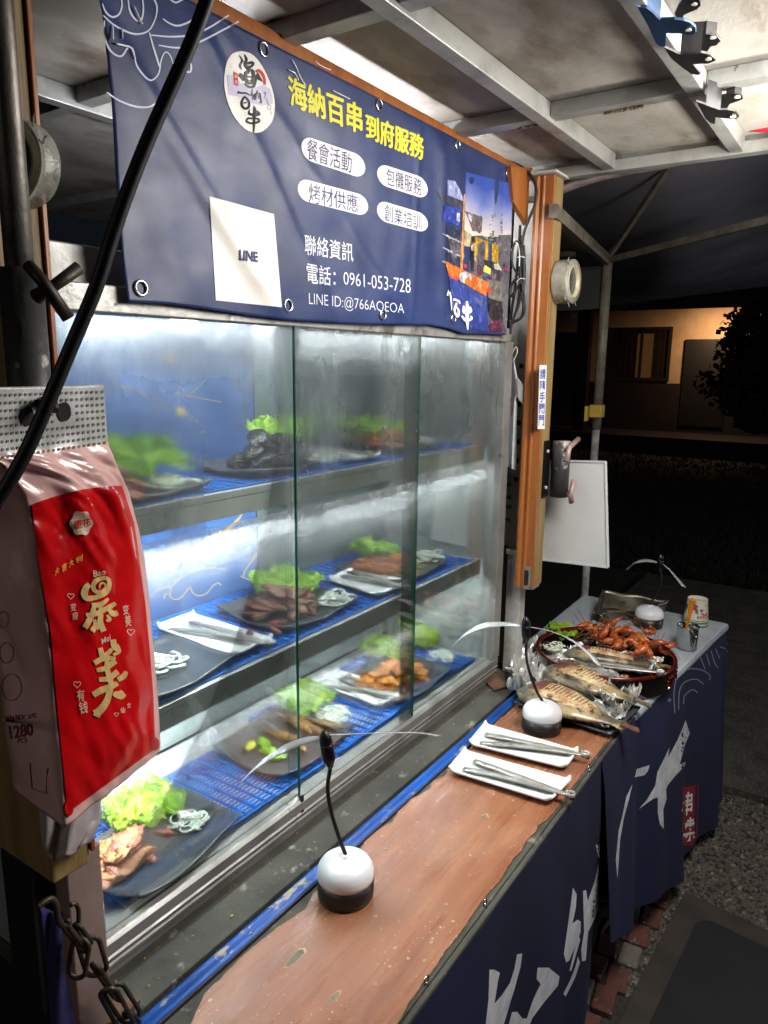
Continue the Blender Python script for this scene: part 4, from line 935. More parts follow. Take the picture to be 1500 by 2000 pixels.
pq([(365,440),(382,445),(355,1280),(325,1270)], pcol('pole','c08a5a'), 2.4); pq([(330,1040),(352,1045),(346,1170),(328,1165)], pcol('poleo','d07020'), 2.6)
pq([(375,830),(450,880),(430,1010),(368,1000)], pcol('ply','a89a78'), 1.9)
for k in range(120):
    x = RP.uniform(590,880); y = RP.uniform(640,1050)+max(0, 700-x)*.4; s_ = RP.uniform(8,24); pq([(x,y),(x+s_,y+3),(x+s_*.8,y+s_),(x-3,y+s_*.8)], (PT := globals().get('PT') or [pcol('t%d' % i, h) for i, h in enumerate(('6d6a58','55603f','87836a','3f5230','9c9a70'))])[RP.randrange(5)], 1.3+k*.004)
for x0 in (490, 560, 670): pq([(x0,905+(x0-490)*.4),(x0+72,925+(x0-490)*.4),(x0+68,1190),(x0,1170)], pcol('screen%d' % x0,'b08a1e'), 2.0)
pq([(440,1000),(500,960),(495,1150),(465,1150)], pcol('shirt','b59a68'), 2.4); pq([(440,1050),(480,1060),(475,1280),(445,1270)], pcol('trousers','1d1a22'), 2.5); pq([(455,900),(482,895),(485,960),(458,965)], pcol('head','221c22'), 2.6)
pq([(530,1140),(680,1170),(670,1260),(530,1230)], pcol('tb1','26222a'), 2.5); pq([(580,1200),(660,1250),(655,1310),(578,1280)], pcol('paper','c9cc5a'), 2.7); pq([(680,1230),(790,1280),(790,1385),(700,1370)], pcol('tb2','35323a'), 2.6); pq([(690,1200),(740,1190),(780,1270),(700,1250)], pcol('bags','b5b8a8'), 2.8)
for x, y in ((510,1210),(735,1390),(800,1190),(650,1330)): pq([(x,y),(x+42,y+6),(x+55,y+110),(x+8,y+95)], pcol('stool%d' % x,'6a2340'), 2.45)
pq([(160,1160),(640,1400),(610,1550),(200,1300)], pcol('counter','d8641c'), 2.7); pq([(200,1290),(310,1330),(300,1390),(200,1330)], pcol('cr','b54030'), 2.8)
pq([(315,1310),(370,1280),(440,1300),(452,1360),(400,1420),(330,1390)], pcol('foil','b5b5bb'), 3); pq([(480,1370),(570,1360),(560,1460),(500,1440)], pcol('box','c09a60'), 3)
pq([(205,1330),(610,1555),(640,1930),(430,1900),(250,1700)], pcol('cloth','2b3d86'), 2.9)
pq([(610,1360),(800,1400),(800,1620),(630,1560)], pcol('tbl','6b665e'), 2.9); pq([(630,1570),(810,1620),(800,1830),(640,1800)], pcol('blk','26262a'), 3)
pq([(620,1450),(670,1460),(665,1510),(625,1500)], pcol('redc','c9382a'), 3.3); pq([(655,1790),(760,1810),(780,1930),(640,1920)], pcol('st','5a1f3c'), 3.3); pq([(365,1200),(400,1205),(396,1240),(368,1240)], pcol('red2','c8302a'), 3)
mb = MB()
for pts, ws in (([(215,1500),(230,1600),(235,1700)], [3,3,1]), ([(190,1540),(200,1480)], [3,1]), ([(255,1580),(310,1600),(325,1630)], [4,4,2]), ([(290,1620),(265,1700),(300,1770),(310,1700),(270,1650)], [4,4,4,4,3]), ([(400,1600),(405,1700),(402,1800),(410,1910)], [3,8,6,2]), ([(365,1650),(370,1720),(440,1710),(430,1660)], [3,6,6,3]), ([(345,1760),(390,1810),(450,1790),(440,1760)], [3,5,5,2])):
    pr_stroke(mb, SB, pts, ws, ph, 4, 3.6)
mb.build('photo_text', m_pc, ban)
for k in range(4): 
    mb = MB(); pr_stroke(mb, SB, [(470+k*12,1560),(520,1620-k*10),(570,1640-k*14)], .8, ph, 4, 3.5); mb.build('photo_wave', m_ink, ban)
# grommets
m_gr = M('grommet_metal', 'c9c9c4', .25, 1)
for p in (b1(225,1688), b1(1087,1790), b1(945,290), b2(600,315), b2(1060,552), b2(622,1545), b2(1355,715), b2(1035,1568)):
    c = SB.p(*p); mb = MB()
    ring = [(c.x+.0095*math.cos(t), c.y-.0006, c.z+.0095*math.sin(t)) for t in [2*math.pi*i/20 for i in range(21)]]
    mb.tube(ring, .0022, 6, False); mb.build('grommet', m_gr, ban, True)
# torn clear tape strands
m_tst = M('tape_strand', 'eef0f2', .1, spec=1)
mb = MB()
for pts in ([(110,350),(135,390),(160,450),(190,500)], [(90,410),(130,430),(150,470)], [(250,360),(290,390),(340,410)], [(350,530),(400,555),(450,580)]): mb.tube(smooth_pl([SB.p(*b1(x+1000, y), 3) for x, y in pts]), .0008, 5)
for pts in ([(185,35),(205,80),(235,140)], [(80,255),(130,268),(165,280),(190,345)], [(60,150),(62,230)], [(115,170),(118,225)]): mb.tube(smooth_pl([SB.p(*b1(x, y), 3) for x, y in pts]), .0012, 5)
mb.build('tape_strands', m_tst, ban, True)['kind'] = 'stuff'
# wooden bar that carries the banner
bar = thing('wooden_bar', 'long orange wooden bar along the top of the banner', 'bar', (1.2, .87, .47))
box('bar', (.2, .858, .468), (1.92, .882, .509), m_orange, bar, .002)
m_prv = M('banner_back_plate', '3a3a3c', .6)
# ================================================================ CLOTHS ON THE COUNTER SIDE
m_cl = M('navy_cloth', '0a1030', .8, c2='0e173e', ns=2.5, c3='070a22', s3=1.8, lo3=.5, hi3=.8, bump=.15, bs=9, wcoord=True); weave(m_cl, 1200, .12)
def cl1(u, v):
    x = .15+u*1.475-.03*v*u*u*0; z = CT-.006-v*.70
    y = .4535-.006*min(1, v*4)-.010*v*math.sin(x*9+1)-.007*v*math.sin(x*21)-.004*noise.noise(Vector((x*8, z*5, 0)))
    return (x, y, z)
cb1 = thing('printed_cloth', 'navy cloth with big white brush characters covering the counter side, nearest the viewer', 'cloth', (.9, .45, -1.6))
o1 = MB().grid(cl1, 90, 30).build('sheet', m_cl, cb1, True)
S1 = bvh_surf(o1, lambda x, y: aty(x, y, .448), .0022)
m_brush = M('print_brush_white', 'e4e4e8', .55, c2='c9cad2', ns=30)
c7 = TF(900, 1400, 2.5)
mb = MB()
pr_poly(mb, S1, [(548,833),(566,868),(562,930),(545,1010),(570,990),(586,1000),(585,1050),(560,1120),(530,1190),(515,1200),(503,1160),(520,1040),(535,930)], c7)
pr_poly(mb, S1, [(597,850),(612,846),(620,900),(655,800),(675,700),(660,625),(678,616),(695,662),(740,644),(742,700),(715,705),(690,700),(680,780),(672,880),(735,868),(742,905),(690,905),(662,970),(622,1050),(610,1190),(592,1194),(588,1140),(602,1050)], c7)
pr_poly(mb, S1, [(716,700),(742,700),(742,870),(722,870)], c7); pr_poly(mb, S1, [(722,905),(742,905),(738,1000),(712,1035),(676,1072),(700,1020),(722,980)], c7)
pr_poly(mb, S1, [(572,1170),(582,1200),(560,1270),(512,1366),(500,1352),(535,1285),(560,1220)], c7); pr_poly(mb, S1, [(575,1060),(583,1090),(540,1240),(530,1240),(555,1140)], c7)
pr_poly(mb, S1, [(140,1235),(165,1235),(190,1250),(180,1300),(165,1400),(200,1360),(240,1300),(262,1230),(275,1160),(300,1155),(292,1220),(262,1330),(240,1400),(205,1520),(120,1520),(135,1380)], c7)
pr_poly(mb, S1, [(375,1225),(430,1225),(482,1268),(475,1312),(410,1390),(350,1470),(330,1520),(230,1520),(250,1442),(275,1440),(300,1472),(322,1474),(350,1390),(372,1340),(390,1305),(370,1280)], c7)
mb.build('brush_characters', m_brush, cb1)
for p in (c7(0,0),): pass
for k, p in enumerate(((946,1762),(1149,1500),(831,1914),(892,1835))):
    c = S1.p(*p, 4) if k < 3 else None
    if c is None: continue
    mb = MB(); mb.tube([(c.x+.006*math.cos(t), c.y-.001, c.z+.006*math.sin(t)) for t in [2*math.pi*i/14 for i in range(15)]], .0016, 6, False); mb.tube([(c.x, c.y-.002, c.z-.004), (c.x+.003, c.y-.003, c.z-.012)], .0014, 6); mb.build('snap_ring', m_inox, cb1, True)
# second cloth round the white table
def cl2(u, v):
    x = 1.618+u*1.249
    yt = .4535 if x < 1.9 else .4535-(x-1.9)/.95*.083
    hem = -1.40-.18*min(1, u*2.1)-.03*math.sin(u*9)*(1-u)
    z = CT-.004+(hem-CT)*v
    y = yt-.006*min(1, v*6)-v*(.035+.045*math.sin(min(1, u*1.9)*1.57)*(1-.6*u))-.016*v*math.sin(u*17+.5)-.008*v*math.sin(u*39+v*2)
    x2 = x-.04*v*u
    if u > .955: y += (u-.955)*2.2; x2 = min(x2, 2.845-.03*v)
    return (x2, y, z)
cb2 = thing('printed_cloth', 'navy cloth with wave lines and a red stamp draped over the white table side', 'cloth', (2.2, .4, -1.6))
o2 = MB().grid(cl2, 120, 34).build('sheet', m_cl, cb2, True)
S2 = bvh_surf(o2, lambda x, y: aty(x, y, .40), .0028)
m_brush2 = M('print_brush_grey', 'd4d5d8', .6, c2='b4b6bc', ns=30)
mb = MB()
for pl in ([(1098,15),(1105,40),(1118,80),(1090,150),(1070,230),(1100,220),(1090,245),(1050,285),(1010,335),(990,385),(940,400),(870,450),(905,410),(950,335),(960,270),(1000,190),(1018,150),(1012,200),(1060,110),(1085,50)],
           [(962,385),(1002,340),(1005,400),(988,455),(990,500),(992,548),(972,525),(962,470)], [(860,255),(922,236),(915,262),(898,285),(850,295)], [(838,330),(822,400),(795,500),(778,600),(765,790),(757,700),(770,560),(792,470),(808,390)]):
    pr_poly(mb, S2, pl, c7)
mb.build('brush_characters', m_brush2, cb2)
mb = MB(); pr_patch(mb, S2, [(1080,345),(1160,332),(1155,628),(1075,632)], 4, 8, 1, c7); st_ = mb.build('red_stamp', M('print_darkred', '8c1822', .6, c2='7a1420', ns=20), cb2)
mb = MB(); pr_text(mb, S2, '串', [(1086,372),(1136,360),(1128,478),(1078,484)], .02, 2, c7); pr_text(mb, S2, '燒', [(1080,498),(1142,486),(1142,606),(1078,616)], .02, 2, c7); mb.build('stamp_text', m_pc, st_)
c9 = TF(960, 1080, 2.778); mb = MB()
for pts in ([(995,870),(990,760),(1010,670),(1070,630),(1140,635),(1185,665),(1180,692)], [(1015,850),(1020,750),(1050,700),(1110,685),(1150,712)], [(1042,820),(1048,775),(1090,742),(1118,760)], [(1130,560),(1160,632)], [(1165,545),(1185,612)], [(1192,530),(1212,600),(1230,622)], [(1215,520),(1238,572)], [(1240,510),(1270,520),(1282,540)], [(1250,480),(1282,490)], [(965,790),(972,796),(966,806),(959,800),(965,790)]):
    pr_stroke(mb, S2, pts, 1.7, c9, 4)
mb.build('wave_print', M('print_wave_grey', '7f8597', .6), cb2)
# ================================================================ WHITE TABLE
m_tab = M('white_table_top', 'b9c2c8', .4, c2='a3adb4', ns=4, bump=.05, bs=60, wcoord=True)
tb = thing('folding_table', 'white folding table beyond the end of the counter', 'table', (2.36, .65, G))
MB().prism([(1.895,.4515,CT-.03),(2.835,.3695,CT-.03),(2.857,.93,CT-.03),(1.895,.905,CT-.03)], (0,0,.0295)).build('table_top', m_tab, tb, bevel=.010)
for x in (1.98, 2.76): 
    for y in (.46, .86): MB().tube([(x,y,CT-.031),(x,y,G)], .013, 10).build('leg', m_steelp, tb, True)
# ================================================================ RED BAG
m_film = M('bag_film_pink', 'e4bcb6', .20, c2='d6a6a0', ns=5, c3='f0dcd8', s3=9, lo3=.6, hi3=.75, bump=.22, bs=22, coat=.2, wcoord=True)
m_filmr = M('bag_film_red', 'd0060f', .25, c2='ba040c', ns=5, bump=.22, bs=20, coat=.4, wcoord=True)
m_filmw = M('bag_header_white', 'b4b5b2', .35, c2='8f908d', ns=14, bump=.5, bs=30, wcoord=True)
m_gold2 = M('print_gold_light', 'd9b877', .4); m_gold3 = M('print_gold_yellow', 'dba43a', .4); m_pr2 = M('print_pale', 'dcc0a8', .4)
bag = thing('tissue_bag', 'red and pink plastic tissue bag with gold characters hung on the left post', 'bag', (.36, .62, -.42))
a_d = ray(1271,724); a_d.z = 0; a_d.normalize(); b_d = Vector((math.cos(math.radians(86)), math.sin(math.radians(86)), 0)); n_d = Vector((-a_d.y, a_d.x, 0))
r = ray(125,1617); C0 = r*(.66/math.hypot(r.x, r.y))
def onp(x, y): q = ray(x, y); return q*(C0.dot(n_d)/q.dot(n_d))
rows = [(-38,757,202,752,0),(-32,820,206,800,0),(-26,890,211,864,0.004),(0,905,222,895,.025),(22,930,236,925,.05),(40,975,252,962,.075),(56,1040,270,1030,.092),(68,1110,284,1100,.10),(80,1190,293,1180,.10),(90,1265,300,1262,.10),(100,1350,308,1350,.10),(108,1440,312,1420,.10),(118,1540,313.5,1450,.098),(125,1617,312,1467,.095)]
def rowpts(t):
    n = len(rows)-1; i = min(int(t*n), n-1); f = t*n-i; return [rows[i][k]*(1-f)+rows[i+1][k]*f for k in range(5)]
NU = [34, 5, 16, 8]
def ring(t):
    xl, yl, xr, yr, d = rowpts(t); FL, FR = onp(xl, yl), onp(xr, yr); BL, BR = FL+b_d*max(d,.0015), FR+b_d*max(d,.0015)
    out = []
    cs = [FL, FR, BR, BL]; full = min(1, max(0, (t-.12)*4))*min(1, (1.02-t)*6)
    for s in range(4):
        A, B = cs[s], cs[(s+1)%4]; nn = (B-A).cross(Vector((0,0,1))); nn.normalize()
        for k in range(NU[s]):
            f = k/NU[s]; p = A.lerp(B, f); bul = math.sin(f*math.pi)
            dd = bul*(.012*full if s == 0 else .006*full)
            if s == 0:
                cr_ = abs(noise.noise(Vector((f*3.2+t*3, t*16-f*7, 1))))*.010*max(.25, 1-(t-.13)*1.6)*min(1, max(0,(t-.12)*6)); dd += cr_+.0045*math.sin(f*17+t*5+2*math.sin(t*9))*min(1, max(0,(t-.13)*5))*max(0, 1-(t-.15)*1.6)+.0022*noise.noise(Vector((f*6, t*12, 3)))
            elif s == 3: dd += .006*noise.noise(Vector((f*3, t*9, 8)))*full+.004*math.sin(t*23)*full*bul
            out.append(p+nn*dd)
    return out
mb = MB(); NV = 150; nR = sum(NU)
for i in range(NV+1): mb.v += ring(i/NV)
for i in range(NV):
    mi = 1 if i/NV < 2/13-.001 else 0
    for k in range(nR): mb.f.append((i*nR+k, i*nR+(k+1)%nR, (i+1)*nR+(k+1)%nR, (i+1)*nR+k)); mb.mi.append(mi)
mb.f.append(tuple(NV*nR+k for k in range(nR))); mb.mi.append(0); mb.f.append(tuple(reversed(range(nR)))); mb.mi.append(1)
bo2 = mb.build('film', [m_film, m_filmw], bag, True)
SG = bvh_surf(bo2, onp, .0014)
lft_ = [(62,985),(75,1090),(100,1240),(108,1340),(118,1440),(126,1520),(132,1588)]; rgt_ = [(238,948),(262,1020),(272,1090),(284,1180),(292,1262),(299,1350),(304,1462)]
def redf(u, v):
    a = lerpl(lft_, v); b = lerpl(rgt_, v); y = a[1]*(1-u)+b[1]*u+(-8*math.sin(u*math.pi) if v < .15 else 0)
    return SG.p(a[0]*(1-u)+b[0]*u, y)
MB().grid(redf, 44, 110).build('red_panel', m_filmr, bag, True)
# printing on the bag
g4 = TF(60, 980, 4.346); mb = MB()
def G_(pts, ws, m_=None, o=2): pr_stroke(m_ or mb, SG, pts, [w_/4.346 for w_ in ws], g4, 4, o)
G_([(500,700),(470,730),(455,780),(480,820),(540,815),(600,795),(650,760),(668,700),(655,655),(600,650),(545,680),(530,730),(560,765),(610,760),(640,720),(620,690),(590,700),(585,735)], [40,55,60,50,40,40,40,38,34,36,40,38,34,30,24,18,14,10])
G_([(520,880),(600,870),(660,820)], [40,44,20]); G_([(470,960),(560,950),(690,880),(720,860)], [30,44,40,30]); G_([(540,870),(520,960),(460,1070)], [30,50,50]); G_([(600,860),(590,920)], [40,30]); G_([(650,900),(700,950),(740,940)], [24,50,44]); G_([(600,950),(590,1020),(620,1100)], [36,50,50]); G_([(540,1000),(550,1050),(520,1100)], [26,40,50]); G_([(650,960),(670,1000),(640,1010)], [26,34,20]); G_([(560,1080),(600,1030)], [30,30])
G_([(590,1240),(610,1310),(640,1300),(690,1250)], [40,50,44,30]); G_([(700,1170),(710,1230),(740,1260)], [50,50,30]); G_([(730,1210),(750,1270),(700,1300)], [26,34,20]); G_([(540,1370),(620,1330),(720,1330)], [46,44,30]); G_([(560,1430),(640,1410),(720,1350)], [36,44,50]); G_([(580,1510),(660,1500),(740,1440)], [36,46,50]); G_([(650,1320),(650,1420),(690,1560)], [36,44,50]); G_([(740,1510),(790,1480),(810,1440)], [40,50,30])
G_([(530,1640),(600,1600),(680,1570),(740,1540)], [50,56,50,40]); G_([(680,1560),(650,1680),(590,1770),(540,1800)], [46,56,66,60]); G_([(700,1630),(760,1640),(790,1620)], [30,80,60]); G_([(540,1790),(590,1820)], [50,30])
mb.build('gold_characters', m_gold2, bag)
mb = MB()
for q, s_ in (([(205,575),(245,545),(240,600),(205,635)],'大'), ([(262,535),(308,510),(305,575),(268,600)],'吉'), ([(320,505),(365,480),(368,535),(325,560)],'大'), ([(378,480),(440,445),(440,500),(388,525)],'利')): pr_text(mb, SG, s_, q, .03, 2, g4)
mb.build('gold_motto', m_gold3, bag)
mb = MB()
pr_text(mb, SG, 'Bao', [(530,585),(638,570),(638,615),(535,640)], .01, 2, g4); pr_text(mb, SG, 'Mei', [(598,1165),(675,1120),(678,1175),(605,1212)], .01, 2, g4)
for s_, q in (('变', [(335,865),(385,858),(388,925),(340,930)]), ('瘦', [(350,940),(402,932),(404,1000),(355,1005)]), ('变', [(778,880),(832,870),(835,955),(786,960)]), ('美', [(795,965),(850,955),(855,1055),(805,1062)]), ('有', [(388,1600),(455,1590),(458,1690),(395,1690)]), ('钱', [(405,1700),(482,1690),(486,1790),(420,1808)]), ('仙', [(760,1748),(800,1740),(800,1790),(765,1797)]), ('女', [(815,1710),(850,1700),(850,1748),(820,1755)])): pr_text(mb, SG, s_, q, .01, 2, g4)
def heart(cx_, cy_, s_):
    pr_stroke(mb, SG, [(cx_+s_*(16*math.sin(t)**3)/16, cy_-s_*(13*math.cos(t)-5*math.cos(2*t)-2*math.cos(3*t)-math.cos(4*t))/16) for t in [2*math.pi*i/16 for i in range(17)]], 1.3, g4, 2, 2)
heart(340, 800, 27); heart(850, 1105, 30); heart(395, 1550, 30); heart(728, 1805, 18); mb.build('small_print', m_pr2, bag)
mb = MB(); cc = [(430+95*math.cos(t)*(1+.09*math.cos(6*t))*.98, 182+104*math.sin(t)*(1+.09*math.cos(6*t))) for t in [2*math.pi*i/36 for i in range(36)]]
pr_poly(mb, SG, cc, g4, 2); fl_ = mb.build('flower_badge', m_pr2, bag)
mb = MB(); pr_text(mb, SG, '漫', [(366,160),(432,150),(436,222),(376,234)], .02, 3, g4); pr_text(mb, SG, '花', [(436,148),(506,138),(508,204),(442,214)], .02, 3, g4); mb.build('badge_text', m_filmr, fl_)
mb = MB(); mb2 = MB()
m_prr = M('print_red_dim', 'a3242a', .4)
for cx_, cy_, rx, ry in ((135,1578,9,16),(302,1453,9,13)):
    pr_poly(mb, SG, [(cx_+rx*math.cos(t), cy_+ry*math.sin(t)) for t in [2*math.pi*i/20 for i in range(20)]], o=1.6)
    pr_stroke(mb2, SG, [(cx_+rx*.7*math.cos(t)*(1+.15*math.cos(5*t)), cy_+ry*.7*math.sin(t)*(1+.15*math.cos(5*t))) for t in [2*math.pi*i/20 for i in range(21)]], .8, sm=0, o=2.4)
mb.build('corner_badge', m_filmr, bag); mb2.build('corner_badge_line', m_prr, bag)
mb = MB()
pr_text(mb, SG, '1280', [(16,1418),(62,1412),(64,1436),(20,1444)], .02, 1.5); pr_text(mb, SG, '抽取式', [(5,1398),(72,1392),(72,1402),(5,1410)], 0, 1.5); pr_text(mb, SG, 'PCS', [(34,1442),(52,1440),(52,1450),(34,1452)], 0, 1.5)
for cx_, cy_, rx, ry in ((12,1275,14,20),(22,1342,19,26),(6,1210,10,16)): pr_stroke(mb, SG, [(cx_+rx*math.cos(t), cy_+ry*math.sin(t)) for t in [2*math.pi*i/20 for i in range(21)]], 1.2, sm=0, o=1.5)
pr_stroke(mb, SG, [(58,1490),(62,1540),(90,1550),(92,1500)], 1.6, sm=0, o=1.5)
mb.build('side_print', M('print_brown', '7c3f3c', .5), bag)
# perforated header: dark dots and two hand holes
m_dot = M('perforation', '5a5b58', .6); mb = MB()
for i in range(21):
    for j in range(9):
        x = 2+i*9.9+j*.6; y = 772+j*12.0-i*.35+(28-i*1.2)*j/9
        if x > 206 or (44 < x < 72 and 793 < y < 838) or (106 < x < 145 and 782 < y < 826): continue
        pr_poly(mb, SG, [(x-2.1,y-2.6),(x+2.1,y-2.6),(x+2.1,y+2.6),(x-2.1,y+2.6)], o=.8)
mb.build('perforations', m_dot, bag)['kind'] = 'stuff'
for cx_, cy_ in ((54,812),(126,803)):
    mb = MB(); pr_poly(mb, SG, [(cx_+14*math.cos(t)*(1 if math.sin(t) > 0 else .9), cy_+20*math.sin(t)*(.9 if math.sin(t) < 0 else 1)) for t in [2*math.pi*i/20 for i in range(20)]], o=1.4); mb.build('hand_hole', m_dark, bag)
# hook that carries the bag
h0 = hd(60, 775, .70)
tag(MB().tube(smooth_pl([hd(52,770,.80), hd(70,778,.72), hd(90,786,.655), hd(104,790,.655), hd(104,800,.65)]), .004, 10).build('hook', m_hnd, smooth=True), 'dark metal hook on the left post holding the red bag', 'hook')
# white plastic liner hanging under the bag
m_lin = M('liner_plastic', 'b3abab', .4, c2='948c8c', ns=8, bump=.5, bs=18, wcoord=True)
Ll = [(74,1560),(80,1625),(84,1650),(92,1672),(97,1684)]; Lr = [(200,1500),(195,1600),(192,1612),(184,1630),(176,1642)]
def lin(u, v):
    a = lerpl(Ll, v); b = lerpl(Lr, v); x = a[0]*(1-u)+b[0]*u; y = a[1]*(1-u)+b[1]*u+math.sin(u*math.pi)*(-4+10*v)+(3*math.sin(u*14)*v)
    return aty(x, y, .762-.02*math.sin(u*math.pi)-.006*math.sin(u*13+v*3))
tag(MB().grid(lin, 30, 16).build('plastic_liner', m_lin, smooth=True, solid=.0015), 'torn white plastic liner hanging below the red bag', 'plastic bag')
# ---- near black cable
cp_ = smooth_pl([hd(x, y, .46-.02*(y/1000)) for x, y in ((420,-60),(404,0),(372,85),(330,180),(288,275),(250,372),(218,465),(188,560),(140,675),(92,790),(52,880),(10,955),(-40,1030))], 5)
tag(MB().tube(cp_, .0040, 14).build('hanging_cable', m_rub, smooth=True), 'thick black cable crossing in front of the banner and the red bag', 'cable')
tag(MB().tube(smooth_pl([aty(*p, 1.2) for p in ((120,-25),(150,-4),(180,10),(206,26),(230,40))]), .0035, 8).build('thin_cable', m_rub, smooth=True), 'thin black cable under the roof at the upper left beside the banner', 'cable')
# ---- chain on the lower post
m_chain = M('chain_steel', '4a4238', .5, .7, c2='2c2620', ns=30, bump=.4, bs=90)
cy5 = TF(0, 1600, 5)
def pt5(x, y, Y=.765): return aty(*cy5(x, y), Y)
ch = thing('chain', 'rusty steel chain hanging from a hook on the lower left post', 'chain', pt5(740, 1200))
def linkc(a, b, wd, tw, Y1=.765, Y2=.765):
    A, B = pt5(*a, Y1), pt5(*b, Y2); d = (B-A); L_ = d.length; d.normalize(); view = ((A+B)/2).normalized(); s = d.cross(view).normalized(); s2 = d.cross(s).normalized()
    s = (s*math.cos(tw)+s2*math.sin(tw)); w2 = wd/2; pts = []
    for k in range(9): t = math.pi*k/8; pts.append(A+d*(w2-w2*math.sin(t))+s*w2*math.cos(t))
    for k in range(9): t = math.pi*k/8; pts.append(B-d*(w2-w2*math.sin(t))-s*w2*math.cos(t))
    pts.append(pts[0]); MB().tube(pts, .0032, 8, False).build('link', m_chain, ch, True)
MB().tube(smooth_pl([pt5(*p, .76) for p in ((370,860),(430,810),(500,778),(545,830),(560,950),(600,1030),(650,1030),(665,975))]), .004, 8).build('hook', m_chain, ch, True)
MB().tube(smooth_pl([pt5(*p, .775) for p in ((690,840),(735,825),(765,880),(768,980),(755,1070),(735,1110))]), .003, 8).build('hook', m_chain, ch, True)
linkc((610,1010),(830,1290),.013,1.25); linkc((745,1030),(870,1210),.014,1.2,.775,.77); linkc((800,1170),(740,1550),.022,.35,.76,.765); linkc((850,1160),(960,1520),.026,.25,.77,.77); linkc((920,1420),(1150,1760),.014,1.25,.765,.77)
linkc((1090,1630),(1300,1960),.026,.35,.775,.77); linkc((1040,1660),(1240,2030),.022,.5,.76,.765); linkc((1240,1890),(1420,2080),.016,1.1,.77,.775); linkc((1340,1980),(1480,2230),.024,.3,.77,.775)
tag(MB().prism([atz(*p, CT+.0015) for p in ((192,1985),(215,1962),(262,1952),(275,1958),(240,1990),(205,2010),(185,2020))], (0,0,.006)).build('rusty_foot_plate', m_rustw, bevel=.001), 'rusty angle plate on the ledge behind the chain', 'plate')
m_bst = M('dark_blue_fabric', '1c2058', .8, c2='12153c', ns=5, bump=.3, bs=20)
def bst(u, v): a = lerpl([(78,1768),(88,1860),(100,2000),(110,2100)], v); b = lerpl([(118,1790),(124,1880),(146,2000),(158,2100)], v); return aty(a[0]*(1-u)+b[0]*u, a[1]*(1-u)+b[1]*u, .79+.006*math.sin(u*5+v*4))
tag(MB().grid(bst, 8, 16).build('fabric_strip', m_bst, smooth=True, solid=.002), 'dark blue fabric strip hanging beside the chain at the lower left', 'cloth')
# ================================================================ BLUE MESH TRAYS
m_mesh = M('blue_mesh_plastic', '1f6fd0', .4, c2='1a5cb4', ns=9, spec=.5)
def mesh_tray(x0, x1, y0, y1, z, lab, fine=.0105):
    mb = MB(); h = .012
    x = x0
    while x <= x1+1e-6:
        w_ = .0034 if int(round((x-x0)/.026)) % 4 else .006
        mb.box((x-w_/2, y0, z+h*.45), (x+w_/2, y1, z+h*(.92 if w_ < .004 else 1))); x += .026
    y = y0
    while y <= y1: mb.box((x0, y-.0012, z+h*.62), (x1, y+.0012, z+h*.88)); y += fine
    for y in (y0, y1): mb.box((x0, y-.0025, z), (x1, y+.0025, z+h*1.05))
    return tag(mb.build('mesh_tray', m_mesh), lab, 'tray', 'blue plastic mesh trays in the case')
TH = .012
mesh_tray(.53, 1.835, .926, 1.24, Z1-.0055, 'blue plastic mesh tray on the top shelf of the case')
mesh_tray(.53, 1.835, .926, 1.24, Z2-.0055, 'blue plastic mesh tray on the middle shelf of the case')
mesh_tray(.62, 1.16, .915, 1.15, CT+.0565, 'blue plastic mesh tray on the case floor at the near end')
mesh_tray(1.185, 1.85, .915, 1.19, CT+.0565, 'blue plastic mesh tray on the case floor at the far end')
ZA, ZB, ZC = Z1+.0075, Z2+.0075, CT+.0695
# ================================================================ PLATES
m_slate = M('dark_plate', '43464a', .34, c2='34373a', ns=8, bump=.05, bs=40, spec=.6)
def square_plate(c, w_, d_, rz, z, lab, parent=None):
    def f(u, v):
        a, b = u*2-1, v*2-1
        r = max(abs(a), abs(b)); k = .90-.09*(abs(a*b))**2
        x, y = a*w_/2*k, b*d_/2*k
        e = max(0, r-.72)/.28
        zz = .004+.016*e*e*(1-.55*(1-min(1, abs(a*b)/max(r*r, .01))))
        x += .006*math.sin(b*3.1)*abs(a); y += .005*math.sin(a*3.0)*abs(b)
        return (c[0]+x*math.cos(rz)-y*math.sin(rz), c[1]+x*math.sin(rz)+y*math.cos(rz), z+zz)
    o = MB().grid(f, 24, 24).build('square_plate', m_slate, smooth=True); md = o.modifiers.new('s', 'SOLIDIFY'); md.thickness = .005; md.offset = -1 
    return tag(o, lab, 'plate', 'dark square food plates in the case')
def white_plate(q, lab, h=.004, grp='long white plates'):
    q = [Vector(p) for p in q]
    def f(u, v):
        p = (q[0]*(1-u)+q[1]*u)*(1-v)+(q[3]*(1-u)+q[2]*u)*v
        a, b = abs(u*2-1), abs(v*2-1)
        k = max(0, (a-.8)/.2)**2*.007+max(0, (b-.86)/.14)**2*.011
        c = sum(q, Vector())/4; cr_ = max(0, a-.86)*max(0, b-.9)*22
        return p+(c-p).normalized()*cr_*.012+Vector((0,0,h+k))
    o = MB().grid(f, 20, 30).build('long_plate', m_wht, smooth=True); md = o.modifiers.new('s', 'SOLIDIFY'); md.thickness = .0055; md.offset = -1
    return tag(o, lab, 'plate', grp)
m_tong = M('tong_steel', 'c2c1bb', .34, .65, c2='a3a199', ns=30, lo=.45, hi=.7, c3='7d6a3c', s3=60, lo3=.66, hi3=.72, bump=.1, bs=90)
